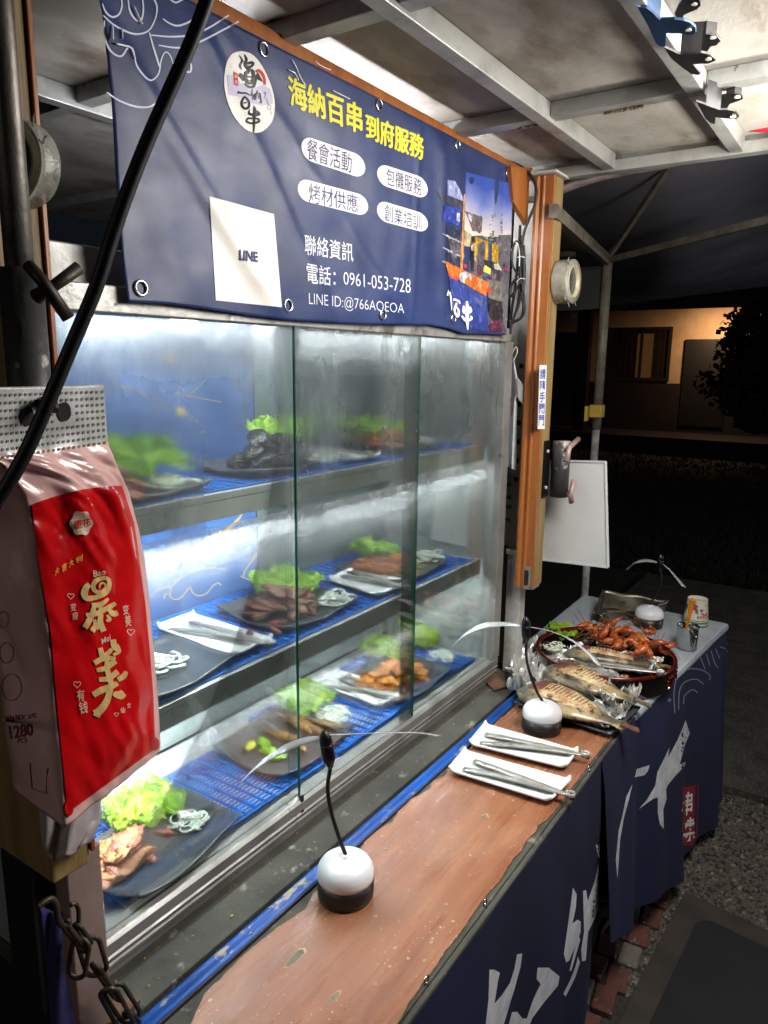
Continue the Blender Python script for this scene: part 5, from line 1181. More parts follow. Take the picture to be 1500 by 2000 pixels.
def tongs(hinge, t1, t2, lab, wd=.015, lift=.006):
    h = Vector(hinge); T = thing('serving_tongs', lab, 'tongs', h, 'steel serving tongs')
    for k, t in enumerate((t1, t2)):
        t = Vector(t); d = (t-h); L_ = d.length; d.normalize(); s = d.cross(Vector((0,0,1))).normalized(); mb = MB()
        n = 22; off = (1 if k == 0 else -1)
        vs = []
        for i in range(n+1):
            f = i/n; c = h+d*L_*f+s*off*.004*math.sin(f*math.pi); c.z = h.z*(1-f)+t.z*f+lift*math.sin(f*2.6)
            w2 = wd*(.42+.16*math.sin(f*3.1)) if f < .8 else wd*.62*(1-.25*(f-.8)/.2)
            hh = .0035*(1-abs(f-.5)*.8)
            tooth = .0012*(i % 2) if f > .78 else 0
            for a_, b_ in ((-1,-.8),(-.75,.3),(0,.55),(.75,.3),(1,-.8)): vs.append(c+s*a_*(w2+(tooth if abs(a_) == 1 else 0))+Vector((0,0,hh*b_)))
        fs = [(i*5+j, i*5+j+1, (i+1)*5+j+1, (i+1)*5+j) for i in range(n) for j in range(4)]
        mb.add(vs, fs); o = mb.build('arm', m_tong, T, True); md = o.modifiers.new('s', 'SOLIDIFY'); md.thickness = .0012
    d = (h*2-Vector(t1)-Vector(t2)).normalized(); d.z = 0; s = d.cross(Vector((0,0,1))).normalized(); mb = MB()
    pts = [h-d*.004+s*.0055]+[h+d*(.009+.008*math.cos(t))+s*.0085*math.sin(t) for t in [math.pi*.8*(1-2*i/12) for i in range(13)]]+[h-d*.004-s*.0055]
    vs = []
    for p in pts: vs += [p+Vector((0,0,-.007)), p+Vector((0,0,.007))]
    mb.add(vs, [(2*i, 2*i+2, 2*i+3, 2*i+1) for i in range(len(pts)-1)]); o = mb.build('spring_loop', m_tong, T, True); md = o.modifiers.new('s', 'SOLIDIFY'); md.thickness = .0014
    return T
# ================================================================ FOOD BUILDERS
def leafmat(name, a, b, c):
    m = M(name, a, .45, c2=b, ns=18, lo=.35, hi=.65, c3=c, s3=34, lo3=.55, hi3=.7, bump=.7, bs=90, wcoord=True)
    t = m.node_tree; N = t.nodes; L = t.links; p = N['Principled BSDF']; out = N['Material Output']
    tl = N.new('ShaderNodeBsdfTranslucent'); L.new(p.inputs['Base Color'].links[0].from_socket, tl.inputs[0]); x = N.new('ShaderNodeMixShader'); x.inputs[0].default_value = .35
    L.new(p.outputs[0], x.inputs[1]); L.new(tl.outputs[0], x.inputs[2]); L.new(x.outputs[0], out.inputs[0]); return m
m_let = leafmat('lettuce', 'aed63c', '86bd2a', 'd8e88c')
def lettuce(c, size, rz, lab, lift=.02, n=2, seed=1, tilt=.5):
    T = thing('lettuce_leaf', lab, 'lettuce', c)
    for k in range(n):
        sd = seed*7.3+k*2.9; az = rz-1.57+(k-(n-1)/2)*1.0; S_ = size*(1-.12*k)
        wd = R.uniform(.95, 1.25); ln = R.uniform(.85, 1.1); bend = R.uniform(.4, .9)
        def f(u, v):
            a = u*2-1; wv = math.sin(min(1, v*1.15+.12)*1.57)**.7*(1 if v < .8 else 1-.9*((v-.8)/.2)**2)
            e = max(abs(a)**2.5, v**4); q = Vector((a*1.6, v*2.2, sd))
            x = a*S_*.5*wd*(.25+.75*wv)*(1+.12*noise.noise(q*1.5)); y = (v-.35)*S_*ln*(1+.10*noise.noise(Vector((a*3, sd, 2))))
            q2 = Vector((a*3.4, v*4.2, sd+4))
            z = tilt*S_*(.55*v+.10*abs(a))*bend+S_*(.13*noise.noise(q*1.8)+.05*noise.noise(q2*1.7)+e*(.15*noise.noise(q2*1.6)+.13*noise.noise(q2*3.6)+.05*noise.noise(q2*8)))+.05*S_*abs(a)**.6*(1-v)
            x += S_*e*(.07*noise.noise(q2*3.1+Vector((5,0,0)))+.04*noise.noise(q2*7)); y += S_*e*(.07*noise.noise(q2*3.3+Vector((0,7,0)))+.04*noise.noise(q2*7.5))
            z = max(z+.006, .001+.002*abs(noise.noise(q2*3)))
            return (c[0]+x*math.cos(az)-y*math.sin(az), c[1]+x*math.sin(az)+y*math.cos(az), c[2]+z+lift*k*.35)
        MB().grid(f, 70, 60).build('leaf', m_let, T, True)
    return T
m_oni = M('onion', 'e6ebdf', .3, c2='cfdcc0', ns=20, sss=.15, coat=.3)
def onion(c, rad, lab, n=16, big=True, strips=False):
    T = thing('sliced_onion', lab, 'onion', c)
    for k in range(n):
        a = R.random()*6.28; d = rad*math.sqrt(R.random())*.8; p = Vector((c[0]+d*math.cos(a), c[1]+d*math.sin(a), c[2]+.003+.012*R.random()*(1-d/rad)))
        r = R.uniform(.009,.019)*(1.3 if big and k < 3 else 1)*(rad/.035); mb = MB(); span = R.uniform(2.2, 6.0); st = R.random()*6.28; pts = []
        tx, ty = R.uniform(-.35,.35), R.uniform(-.35,.35)
        for i in range(15):
            t = st+span*i/14; x, y = r*math.cos(t), r*.8*math.sin(t); pts.append(p+Vector((x, y, max(-.002, x*tx+y*ty)+.003)))
        mb.tube(pts, [.0009]+[R.uniform(.0016,.0034)*(rad/.035)**.5]*13+[.0009], 6).build('onion_ring', m_oni, T, True)
    return T
def meatmat(name, a, b, c, rough=.35):
    return M(name, a, rough, c2=b, ns=45, lo=.38, hi=.6, c3=c, s3=95, lo3=.52, hi3=.64, bump=1.0, bs=140, wcoord=True, coat=.25)
m_beef = meatmat('beef', '6a3c2a', '8d5e46', '3d2018'); m_chik = meatmat('chicken', 'd08a3c', 'b3612a', '7a3a18'); m_sqd = meatmat('squid', 'cf9a5a', 'b8705a', '7c4022'); m_sqp = meatmat('squid_pink', 'b0705c', '94503e', '6a3024')
m_blk = meatmat('black_pudding', '141213', '242021', '3a3436', .22); m_skew = meatmat('skewer_meat', '9c5a32', '7a3c20', 'b57840'); m_org = meatmat('orange_meat', 'b5663a', '96502c', '7a3820')
m_fishs = meatmat('small_fish', '8a6234', '5c4426', 'b9965c'); m_fsil = M('fish_silver', '8d979c', .25, .6, c2='5c666c', ns=40, wcoord=True)
m_pep = M('green_pepper', '7fae22', .22, c2='5f9418', ns=14, coat=.5, bump=.2, bs=40)
m_pepy = M('fried_pepper', 'a5a52a', .3, c2='7a5a18', ns=20, lo=.5, hi=.7, coat=.4, bump=.4, bs=60)
def pile(c, rx, ry, h, n, mats, lab, name, cat, part='slice', sz=(.016,.026), flat=.38, amp=.35, sub=3, rz=0):
    T = thing(name, lab, cat, c)
    for k in range(n):
        a = R.random()*6.28; d = math.sqrt(R.random()); lx, ly = rx*d*math.cos(a), ry*d*math.sin(a); x = c[0]+lx*math.cos(rz)-ly*math.sin(rz); y = c[1]+lx*math.sin(rz)+ly*math.cos(rz)
        z = c[2]+.004+h*(1-d*d)*R.uniform(.25, 1)
        s = R.uniform(*sz); rot = Matrix.Rotation(R.random()*6.28, 3, 'Z') @ Matrix.Rotation(R.uniform(-.6,.6), 3, 'X') @ Matrix.Rotation(R.uniform(-.6,.6), 3, 'Y')
        MB().blob((x, y, z), (s*R.uniform(.9,1.5), s*R.uniform(.55,.9), s*flat), k*1.37+c[0]*9, sub, amp, rot, 1.5).build(part, mats[k % len(mats)], T, True)
    return T
# ---- top shelf
za = ZA+.006
square_plate((.745, 1.02), .27, .22, .0, ZA, 'dark square plate with blurred lettuce at the near end of the top shelf')
p = atz(300, 925, za+.03); lettuce((.73, 1.05, za+.01), .19, 1.9, 'lettuce blurred by fogged glass at the near end of the top shelf', n=4, seed=1, tilt=.75)
pile((.69, .97, za), .05, .04, .035, 14, [m_org, m_beef], 'brown fried pieces beside blurred lettuce on the top shelf', 'fried_pieces', 'meat')
onion((.79, .965, za), .045, 'sliced onion on the nearest plate of the top shelf', 18, False)
square_plate((1.10, 1.05), .28, .23, .05, ZA, 'dark square plate under the black pudding on the top shelf')
pile((1.125, 1.04, za), .085, .06, .06, 30, [m_blk], 'heap of glossy black pudding pieces on the top shelf', 'black_pudding', 'meat', 'piece', (.02,.03), .5)
lettuce((1.19, 1.09, za+.03), .10, 1.3, 'small lettuce leaf sticking up behind the black pudding', n=2, seed=4, tilt=1.2)
onion((1.20, .975, za), .04, 'pale sliced onion in front of the black pudding', 16, False)
white_plate([(1.27,.94,ZA),(1.37,.935,ZA),(1.40,1.19,ZA),(1.31,1.20,ZA)], 'long white plate with tongs on the top shelf')
tongs((1.33,.945,ZA+.016), (1.33,1.16,ZA+.012), (1.365,1.15,ZA+.012), 'steel tongs on the white plate of the top shelf')
square_plate((1.585, 1.05), .27, .23, -.03, ZA, 'dark square plate at the far end of the top shelf')
pile((1.53, 1.02, za), .075, .05, .035, 22, [m_org, m_chik], 'orange brown meat slices at the far end of the top shelf', 'meat_slices', 'meat')
lettuce((1.57, 1.08, za), .16, 1.7, 'lettuce leaf at the far end of the top shelf', n=3, seed=7, tilt=.7)
onion((1.67, 1.0, za), .045, 'sliced onion at the far end of the top shelf', 18, False)
# ---- middle shelf
zb = ZB+.006
square_plate((.79, 1.02), .26, .22, .05, ZB, 'dark plate half hidden by the red bag on the middle shelf')
onion((.785, 1.02, zb), .055, 'thick sliced onion beside the red bag on the middle shelf', 22, True)
lettuce((.73, 1.08, zb), .09, 2.2, 'lettuce half hidden by the red bag on the middle shelf', n=2, seed=11)
pl_ = [atz(262,1237,ZB),atz(382,1208,ZB),atz(540,1262,ZB),atz(448,1297,ZB)]
pl_ = [atz(303,1235,ZB),atz(378,1208,ZB),atz(537,1258,ZB),atz(462,1294,ZB)]
white_plate(pl_, 'long white plate with tongs, nearest on the middle shelf')
tongs(atz(522,1256,ZB+.022), atz(332,1230,ZB+.012), atz(372,1215,ZB+.014), 'steel tongs on the nearest white plate of the middle shelf')
square_plate((1.19, 1.06), .30, .26, -.03, ZB, 'dark plate of sliced beef on the middle shelf')
pile((1.155, 1.05, zb), .085, .07, .055, 46, [m_beef, meatmat('beef_b', '7a4a36', '5a3022', '96684e')], 'heap of brown sliced beef on the middle shelf', 'sliced_beef', 'meat', 'slice', (.014,.024), .4, .45)
pile((1.04, .99, zb), .05, .02, .008, 5, [meatmat('beef_p', '96524a', '7a3a30', '5a2820')], 'few pinkish beef slices at the edge of the beef plate', 'beef_slices', 'meat', 'slice', (.010,.016))
lettuce((1.24, 1.12, zb), .135, 1.25, 'bright lettuce leaf behind the sliced beef', n=3, seed=13, tilt=.6)
onion((1.275, .99, zb), .045, 'sliced onion beside the sliced beef', 22, False)
pl_ = [atz(640,1140,ZB),atz(700,1112,ZB),atz(806,1148,ZB),atz(738,1173,ZB)]
white_plate(pl_, 'long white plate with tongs beside the skewers')
tongs(atz(790,1146,ZB+.022), atz(668,1126,ZB+.012), atz(690,1116,ZB+.012), 'steel tongs on the white plate beside the skewers')
square_plate((1.60, 1.05), .30, .25, -.02, ZB, 'dark plate of meat skewers on the middle shelf')
m_stick = M('bamboo', 'c9a466', .6)
sk0 = None
for k in range(6):
    A = Vector((1.515+k*.026, 1.115+.004*k, zb+.012+.004*(k % 2))); B = Vector((1.52+k*.030, .925+.01*k, zb+.010+.003*k % .006))
    T = thing('meat_skewer', ['nearest', 'second', 'third', 'fourth', 'fifth', 'last'][k]+' grilled meat skewer of the row on the middle shelf', 'skewer', A, 'grilled meat skewers on the middle shelf')
    MB().tube([A, B], .0016, 6).build('stick', m_stick, T, True)
    for j in range(6):
        f = .03+j*.115; MB().blob(A.lerp(B, f), (.014,.013,.011), j+k*5, 2, .4).build('meat_chunk', m_skew if k < 4 else m_chik, T, True)
lettuce((1.63, 1.12, zb), .12, 1.6, 'frilly lettuce leaf behind the meat skewers', n=3, seed=17, tilt=.75)
onion((1.735, 1.02, zb), .05, 'sliced onion beside the meat skewers', 24, False)
# ---- floor of the case
zc = ZC+.006
square_plate((.745, .985), .30, .22, .10, ZC, 'dark plate of roasted squid at the near end of the case floor')
cq = atz(238, 1668, ZC+.02); lq = atz(285, 1560, ZC+.02); oq = atz(370, 1610, ZC+.01)
pile((cq.x, cq.y, zc), .062, .05, .04, 34, [m_sqd, m_sqp, m_sqd], 'heap of roasted squid pieces at the near end of the case floor', 'roasted_squid', 'seafood', 'piece', (.010,.022), .42, .55)
pile((atz(318,1638,ZC).x, atz(318,1638,ZC).y, zc), .004, .004, .003, 1, [m_sqp], 'single small roasted piece between squid and onion', 'roasted_piece', 'seafood', 'piece', (.011,.012), .6)
lettuce((lq.x-.035, lq.y-.01, zc), .125, .35, 'smooth bright lettuce leaf on the squid plate', n=2, seed=21, tilt=.25)
onion((oq.x, oq.y, zc), .036, 'white onion rings on the squid plate', 15, True)
square_plate((1.15, 1.04), .31, .25, .02, ZC, 'dark plate of small fish and green pepper on the case floor')
fq = atz(572, 1440, ZC+.01)
T = thing('fried_fish', 'small fried fish pile in the middle of the case floor', 'fish', (fq.x, fq.y, zc))
for k in range(10):
    x = fq.x+R.uniform(-.05,.08); y = fq.y+R.uniform(-.05,.06); a = R.uniform(-.6,.6)+1.2; d = Vector((math.cos(a), math.sin(a), 0)); L_ = .05; P_ = [Vector((x, y, zc+.006+.004*(k % 4)))+d*L_*t for t in (-1,-.75,-.4,0,.4,.75,.9,1.1)]
    MB().tube(P_, [.001,.006,.009,.010,.008,.004,.0025,.007], 8).build('small_fish', m_fsil if k == 2 else m_fishs, T, True)
for k, (px_, py_1, mt_, lb) in enumerate(((489,1457,m_pepy,'yellowed fried pepper piece, leftmost beside the small fish'), (516,1450,m_pep,'green pepper piece nearest the small fish'), (527,1466,m_pep,'green pepper piece in front of the others'), (541,1478,m_pep,'green pepper strip closest to the glass'))):
    q = atz(px_, py_1, zc+.006); t_ = tag(MB().blob(q, (.020,.013,.007), k+2, 3, .45).build('pepper_piece', mt_, smooth=True), lb, 'pepper', 'pepper pieces on the fish plate')
lq = atz(585, 1380, ZC+.02); lettuce((lq.x+.01, lq.y+.005, zc), .12, 1.0, 'big frilly lettuce leaf behind the small fish', n=3, seed=23, tilt=.45)
oq = atz(655, 1400, ZC+.01); onion((oq.x, oq.y, zc), .042, 'chopped white onion beside the small fish', 24, True)
pl_ = [atz(606,1338,ZC),atz(660,1315,ZC),atz(798,1358,ZC),atz(742,1389,ZC)]
white_plate(pl_, 'long white plate with tongs on the case floor')
tongs(atz(792,1362,ZC+.016), atz(642,1343,ZC+.012), atz(676,1323,ZC+.012), 'steel tongs on the white plate of the case floor', .013)
square_plate((1.585, 1.02), .31, .25, -.02, ZC, 'dark plate of golden chicken on the case floor')
pile((1.555, 1.015, zc), .105, .055, .045, 42, [m_chik, meatmat('chicken_b', 'd9983f', 'c47830', '8c4a20')], 'heap of golden grilled chicken slices on the case floor', 'grilled_chicken', 'meat', 'slice', (.017,.028), .36, .4, rz=-.15)
lq = atz(770, 1262, ZC+.03); lettuce((lq.x-.02, lq.y, zc), .12, 1.9, 'lettuce leaf behind the golden chicken, nearer one', n=2, seed=27, tilt=.55)
lq = atz(825, 1245, ZC+.03); lettuce((lq.x, lq.y, zc), .125, 1.3, 'lettuce leaf behind the golden chicken, farther one', n=2, seed=29, tilt=.9)
oq = atz(862, 1283, ZC+.01); onion((oq.x, oq.y, zc), .04, 'white onion slices beside the golden chicken', 22, True)
# ================================================================ FLY FANS
m_blade = M('fan_blade', 'c4c7cb', .15, alpha=.75, spec=.9)
def fan(lab, base, neck, hub, blades):
    """base: world point of the base centre on the counter; neck: world points of the bent neck; blades: lists of world points"""
    T = thing('fly_fan', lab, 'fan', base, 'battery fly repelling fans'); b = Vector(base)
    MB().lathe([(.040,0),(.0485,.001),(.050,.006),(.050,.036)], b, 48).build('dark_base', m_blkb, T, True)
    dome = MB().lathe([(.050,.0365),(.0503,.042),(.0501,.048),(.0485,.055),(.0445,.062),(.037,.068),(.026,.0725),(.014,.0750),(.0095,.0765),(.0085,.079),(.006,.0795)], b, 48); dome.build('white_dome', m_white, T, True)
    MB().tube(neck, .0036, 10).build('neck', m_rub, T, True)
    hb = Vector(hub); top = neck[-1]; d = (hb-top); up = Vector((0,0,1)) if d.length < .001 else d.normalized()
    rot = up.to_track_quat('Z', 'Y').to_matrix(); mb = MB().lathe([(.0042,-.002),(.0065,.006),(.0105,.014),(.0115,.020),(.0115,.042),(.0108,.0435)], (0,0,0), 24); mb.v = [top+rot @ v for v in mb.v]; mb.build('motor', m_black, T, True)
    mb = MB().lathe([(.0108,.0445),(.0112,.050),(.0098,.058),(.006,.066),(.001,.070)], (0,0,0), 24); mb.v = [top+rot @ v for v in mb.v]; mb.build('rotor_cap', m_black, T, True)
    for bl in blades:
        P_ = smooth_pl(bl, 6); vs = []; n = len(P_)
        for i, p in enumerate(P_):
            f = i/(n-1); w2 = .0045+.0075*min(1, f*2.2)*(1 if f < .93 else (1-f)/.07*.7+.3); d = (P_[min(i+1, n-1)]-P_[max(i-1, 0)]).normalized(); s = d.cross(Vector((0,0,1))).normalized(); s = (s*.92+Vector((0,0,.38)))
            for a_ in (-1, -.33, .33, 1): vs.append(p+s*w2*a_+Vector((0,0,-.0012*a_*a_)))
        o = MB().add(vs, [(i*4+j, i*4+j+1, (i+1)*4+j+1, (i+1)*4+j) for i in range(n-1) for j in range(3)]).build('blade', m_blade, T, True); md = o.modifiers.new('s', 'SOLIDIFY'); md.thickness = .0008
    return T
m_blkb = M('fan_base_dark', '1c1817', .4)
def fan_at(lab, bpx, ytop_pts, blades, Yoff=0):
    b = atz(bpx[0], bpx[1], CT+.001); Y = lambda x, y: ray(x, y)*((b.x*b.x+b.y*b.y)**.5/math.hypot(ray(x,y).x, ray(x,y).y))
    pts = [Vector((b.x, b.y, b.z+.077))]+[Y(*p) for p in ytop_pts]; neck = smooth_pl(pts, 6)
    hubv = neck[-1]+(neck[-1]-neck[-3]).normalized()*.05*0+Vector((-.006,.004,.04)) if False else Y(*blades[0])
    bl = []
    for L_ in blades[1:]:
        q = []
        for (x, y, dd) in L_: r_ = ray(x, y); k = ((b.x*b.x+b.y*b.y)**.5+dd)/math.hypot(r_.x, r_.y); q.append(r_*k)
        bl.append(q)
    return fan(lab, b, neck, hubv, bl)
fan_at('white domed fly fan with black neck standing nearest on the counter', (675,1745), [(664,1640),(648,1590),(640,1540),(646,1498)], [(632,1425), [(626,1440,0),(590,1447,.01),(545,1466,.03),(505,1492,.06),(474,1522,.09)], [(640,1434,0),(690,1432,.0),(760,1430,-.03),(820,1430,-.05),(858,1436,-.07)]])
fan_at('white domed fly fan between the stacked tong plates and the grilled fish', (1057,1424), [(1048,1350),(1035,1315),(1028,1285),(1028,1255)], [(1027,1212), [(1020,1222,0),(985,1218,.02),(940,1222,.04),(905,1240,.06),(884,1262,.08)], [(1036,1224,0),(1075,1232,.0),(1115,1248,-.05),(1150,1275,-.08),(1172,1300,-.10)]])
fan_at('farthest white domed fly fan on the white table by the metal tin', (1266,1222), [(1270,1178),(1284,1158),(1292,1135),(1291,1118)], [(1290,1093), [(1286,1098,0),(1262,1094,.03),(1240,1098,.05),(1225,1112,.08)], [(1294,1100,0),(1308,1112,-.03),(1322,1128,-.05),(1337,1146,-.08)]])
# ================================================================ WHITE PLATES AND TONGS ON THE COUNTER
zp = CT+.001
o = white_plate([atz(872,1514,zp),atz(905,1474,zp),atz(1118,1534,zp),atz(1076,1578,zp)], 'long white plate with tongs on the counter, nearer one of two', .006, 'long white plates on the counter')
tongs(atz(1108,1551,zp+.022), atz(905,1502,zp+.016), atz(926,1486,zp+.018), 'greasy steel tongs on the nearer white plate on the counter', .016, .004)
white_plate([atz(912,1462,zp),atz(945,1422,zp),atz(1132,1476,zp),atz(1106,1511,zp)], 'long white plate with tongs on the counter, next to the fly fan', .006, 'long white plates on the counter')
tongs(atz(1138,1473,zp+.022), atz(937,1452,zp+.016), atz(948,1434,zp+.018), 'steel tongs on the white plate next to the fly fan', .016, .004)
# ================================================================ GRILLED FISH
m_foil = M('foil', 'e2e2de', .26, .4, c2='c8c4ba', ns=12, c3='4a3a26', s3=14, lo3=.6, hi3=.68, bump=.9, bs=45, wcoord=True)
c9 = TF(960, 1080, 2.778)
ftray = tag(MB().grid(lambda u, v: (lambda p, e: (p.x, p.y, CT+.004+.012*e))((atz(1003,1382,CT)*(1-u)+atz(1060,1340,CT)*u)*(1-v)+(atz(1192,1446,CT)*(1-u)+atz(1250,1392,CT)*u)*v, max(0, max(abs(u*2-1), abs(v*2-1))-.8)/.2), 16, 20).build('black_tray', m_slate, smooth=True, solid=.006), 'black tray under the foil and grilled fish on the counter end', 'tray')
def foil(q, z, amp, lab, nm='foil_sheet', seed=0, curl=.03):
    q = [Vector(p) for p in q]
    def f(u, v):
        p = (q[0]*(1-u)+q[1]*u)*(1-v)+(q[3]*(1-u)+q[2]*u)*v; e = max(abs(u*2-1), abs(v*2-1))
        n1 = noise.noise(Vector((u*7+seed, v*7, 1))); n2 = abs(noise.noise(Vector((u*15+seed, v*15, 4)))); n3 = abs(noise.noise(Vector((u*34+seed, v*34, 7))))
        c = (q[0]+q[2])/2; out = (p-c); k = 1+.10*noise.noise(Vector((u*6, v*6, seed+9)))*(e > .8)
        p = c+out*k
        return (p.x+.004*noise.noise(Vector((u*20, v*20, seed))), p.y+.004*noise.noise(Vector((u*20, v*20, seed+5))), z+amp*(n1*.6+n2*1.2+n3*.3)+curl*max(0, e-.72)/.28*(1+.7*n1))
    return tag(MB().grid(f, 70, 70).build(nm, m_foil), lab, 'foil')
foil([atz(985,1330,CT),atz(1050,1270,CT),atz(1240,1360,CT),atz(1190,1400,CT)], CT+.012, .008, 'crumpled foil sheet under the two grilled fish', seed=2)
def fishmat(name):
    m = M(name, 'a8946c', .35, c2='5e5444', ns=18, lo=.42, hi=.56, c3='2c221a', s3=30, lo3=.52, hi3=.62, bump=.5, bs=90, wcoord=True, coat=.4, spec=.6); return m
m_fish = fishmat('grilled_fish_skin'); m_flesh = M('fish_flesh', 'd6c096', .45, c2='a9825c', ns=30, lo=.42, hi=.6, c3='4c3222', s3=44, lo3=.56, hi3=.64, bump=.6, bs=70, wcoord=True); m_fgill = M('fish_gill', '7a4a44', .4, c2='5a3430', ns=20, coat=.4, wcoord=True); m_fgrey = M('fish_head_grey', '7d7c70', .35, c2='565a54', ns=20, c3='b9ad8a', s3=30, coat=.4, bump=.3, bs=50, wcoord=True)
def fish(head, tail, lab, w_=.055, h_=.03, z=CT+.02, tailred=True, sp=3):
    A, B = Vector(head), Vector(tail); d = (B-A); L_ = d.length; d.normalize(); s = d.cross(Vector((0,0,1))).normalized(); T = thing('grilled_fish', lab, 'fish', (A+B)/2)
    prof = [(0,.12),(.05,.42),(.12,.72),(.22,.95),(.35,1.0),(.5,.92),(.62,.74),(.74,.50),(.84,.30),(.90,.22),(.94,.26),(.98,.34),(1.0,.30)]
    n = 60; vs = []; K = 20
    def pw(t):
        for i in range(len(prof)-1):
            if t <= prof[i+1][0]: f = (t-prof[i][0])/(prof[i+1][0]-prof[i][0]); return prof[i][1]*(1-f)+prof[i+1][1]*f
        return prof[-1][1]
    def pos(t, a, k=1.0, lift=0):
        ww = pw(t)*w_; hh = pw(t)*h_*(1 if t < .88 else max(.12, 1-(t-.88)*7)); c = A+d*L_*t+s*.012*math.sin(t*2.6); c.z = z+hh*.55*(1-.2*t)
        nn = 1+.05*noise.noise(Vector((t*9, a*2, sp)))
        return c+s*ww*math.cos(a)*nn*k+Vector((0,0,(hh*math.sin(a))*nn*k+lift))
    for i in range(n+1):
        for k in range(K): vs.append(pos(i/n, 2*math.pi*k/K))
    fs = [(i*K+k, i*K+(k+1)%K, (i+1)*K+(k+1)%K, (i+1)*K+k) for i in range(n) for k in range(K)]+[tuple(range(K)), tuple(n*K+k for k in range(K))]
    MB().add(vs, fs).build('body', m_fish, T, True)
    # opened flesh with ribs on the upper side
    def patch(t0, t1, a0, a1, lift, mat, nm, rag=.0, nu=30, nv=12):
        def f(u, v):
            t = t0+(t1-t0)*u; e = .12*noise.noise(Vector((u*9, v*3, sp+2))); a = (a0+e)+(a1-a0-e*2)*v; k = math.sin(u*math.pi)**.5*math.sin(v*math.pi)**.5
            return pos(t, a, 1.0, lift*k+rag*k*abs(math.sin(u*46)))
        MB().grid(f, nu, nv).build(nm, mat, T, True)
    patch(.24, .72, 1.0, 2.35, .0025, m_flesh, 'flesh', .0016, 90, 12)
    patch(.12, .30, 1.2, 2.5, .003, m_fgill, 'gill_opening', .001, 20, 10); patch(.0, .15, .6, 2.7, .002, m_fgrey, 'head_skin', 0, 16, 12)
    for j in range(11):
        t = .30+j*.034; MB().tube([pos(t, 1.35, 1.02, .003), pos(t+.012, 1.75, 1.03, .0042), pos(t+.01, 2.05, 1.02, .003)], [.0006,.0016,.0006], 6).build('rib_ridge', m_rib, T, True)
    e = pos(.07, 1.9, 1.0, .002); MB().blob(e, (.004,.004,.003), 1, 2, 0).build('eye', m_pw, T, True)
    # tail fin
    tc = A+d*L_*.98+s*.007; tc.z = z+.004; fin = MB().prism([tc-s*.010, tc+d*.035-s*.014+Vector((0,0,-.004)), tc+d*.045+Vector((0,0,-.006)), tc+d*.042+s*.010+Vector((0,0,-.004)), tc+s*.010], (0,0,.002)); fin.build('tail_fin', m_tailr if tailred else m_fish, T)
    return T
m_rib = M('rib_brown', '7a4628', .5, c2='4e2a18', ns=40); m_tailr = M('tail_red', '5c3a34', .5, c2='7a4c3c', ns=50, bump=.5, bs=80)
fish(atz(1012,1348,CT+.03), atz(1222,1424,CT+.02), 'nearer of two grilled fish in foil with its tail over the counter edge', .080, .026, CT+.030, True, 3)
fish(atz(1062,1312,CT+.03), atz(1246,1380,CT+.02), 'farther of two grilled fish in foil with darker charred skin', .074, .026, CT+.036, False, 8)
foil([atz(1000,1312,CT+.05),atz(1040,1290,CT+.05),atz(1052,1305,CT+.05),atz(1008,1345,CT+.05)], CT+.024, .011, 'crumpled foil edge by the fish heads', seed=5, curl=.05)
foil([atz(990,1330,CT+.05),atz(1030,1298,CT+.05),atz(1110,1322,CT+.05),atz(1080,1352,CT+.05)], CT+.016, .010, 'crumpled foil between the two grilled fish', seed=21, curl=.035)
foil([atz(1080,1400,CT+.01),atz(1110,1372,CT+.01),atz(1230,1402,CT+.01),atz(1185,1432,CT+.01)], CT+.010, .009, 'crumpled foil under the belly of the nearer fish', seed=33, curl=.02)
foil([atz(1170,1370,CT+.03),atz(1205,1335,CT+.03),atz(1252,1362,CT+.03),atz(1215,1402,CT+.03)], CT+.016, .012, 'bright crumpled foil edge at the tail of the far fish', seed=8, curl=.04)
# ================================================================ ROUND LACQUER BOWL
m_lacr = M('lacquer_red', '5a120c', .18, c2='3d0c08', ns=8, coat=.6); m_lacb = M('lacquer_black', '0c0a0a', .15, coat=.6)
bc = Vector((2.131, .614, CT)); BR = .2065
bw = thing('round_tub', 'round black lacquer tub with dark red rim full of prawns on the white table', 'bowl', bc)
MB().lathe([(BR-.004,.002),(BR,.006),(BR+.001,.062)], bc, 64, False).lathe([(0.001,.003),(BR-.004,.002)], bc, 64, False).build('outer_wall', m_lacb, bw, True)
MB().lathe([(BR+.001,.0625),(BR+.0015,.068),(BR-.003,.071),(BR-.009,.068),(BR-.010,.060)], bc, 64, False).build('rim', m_lacr, bw, True)
MB().lathe([(BR-.010,.0595),(BR-.012,.012),(0.001,.010)], bc, 64, False).build('inside', m_lacb, bw, True)
mb = MB()
for a_ in (-1.75, -1.3): 
    for k in range(9):
        t = a_+.09*math.cos(k*.7); zz = .032+.018*math.sin(k*.7); p = bc+Vector(((BR+.0022)*math.cos(t), (BR+.0022)*math.sin(t), zz)); mb.blob(p, (.009,.0025,.005), k, 1, .2, Matrix.Rotation(t+1.57, 3, 'Z'))
mb.build('painted_flower', m_lacr, bw)
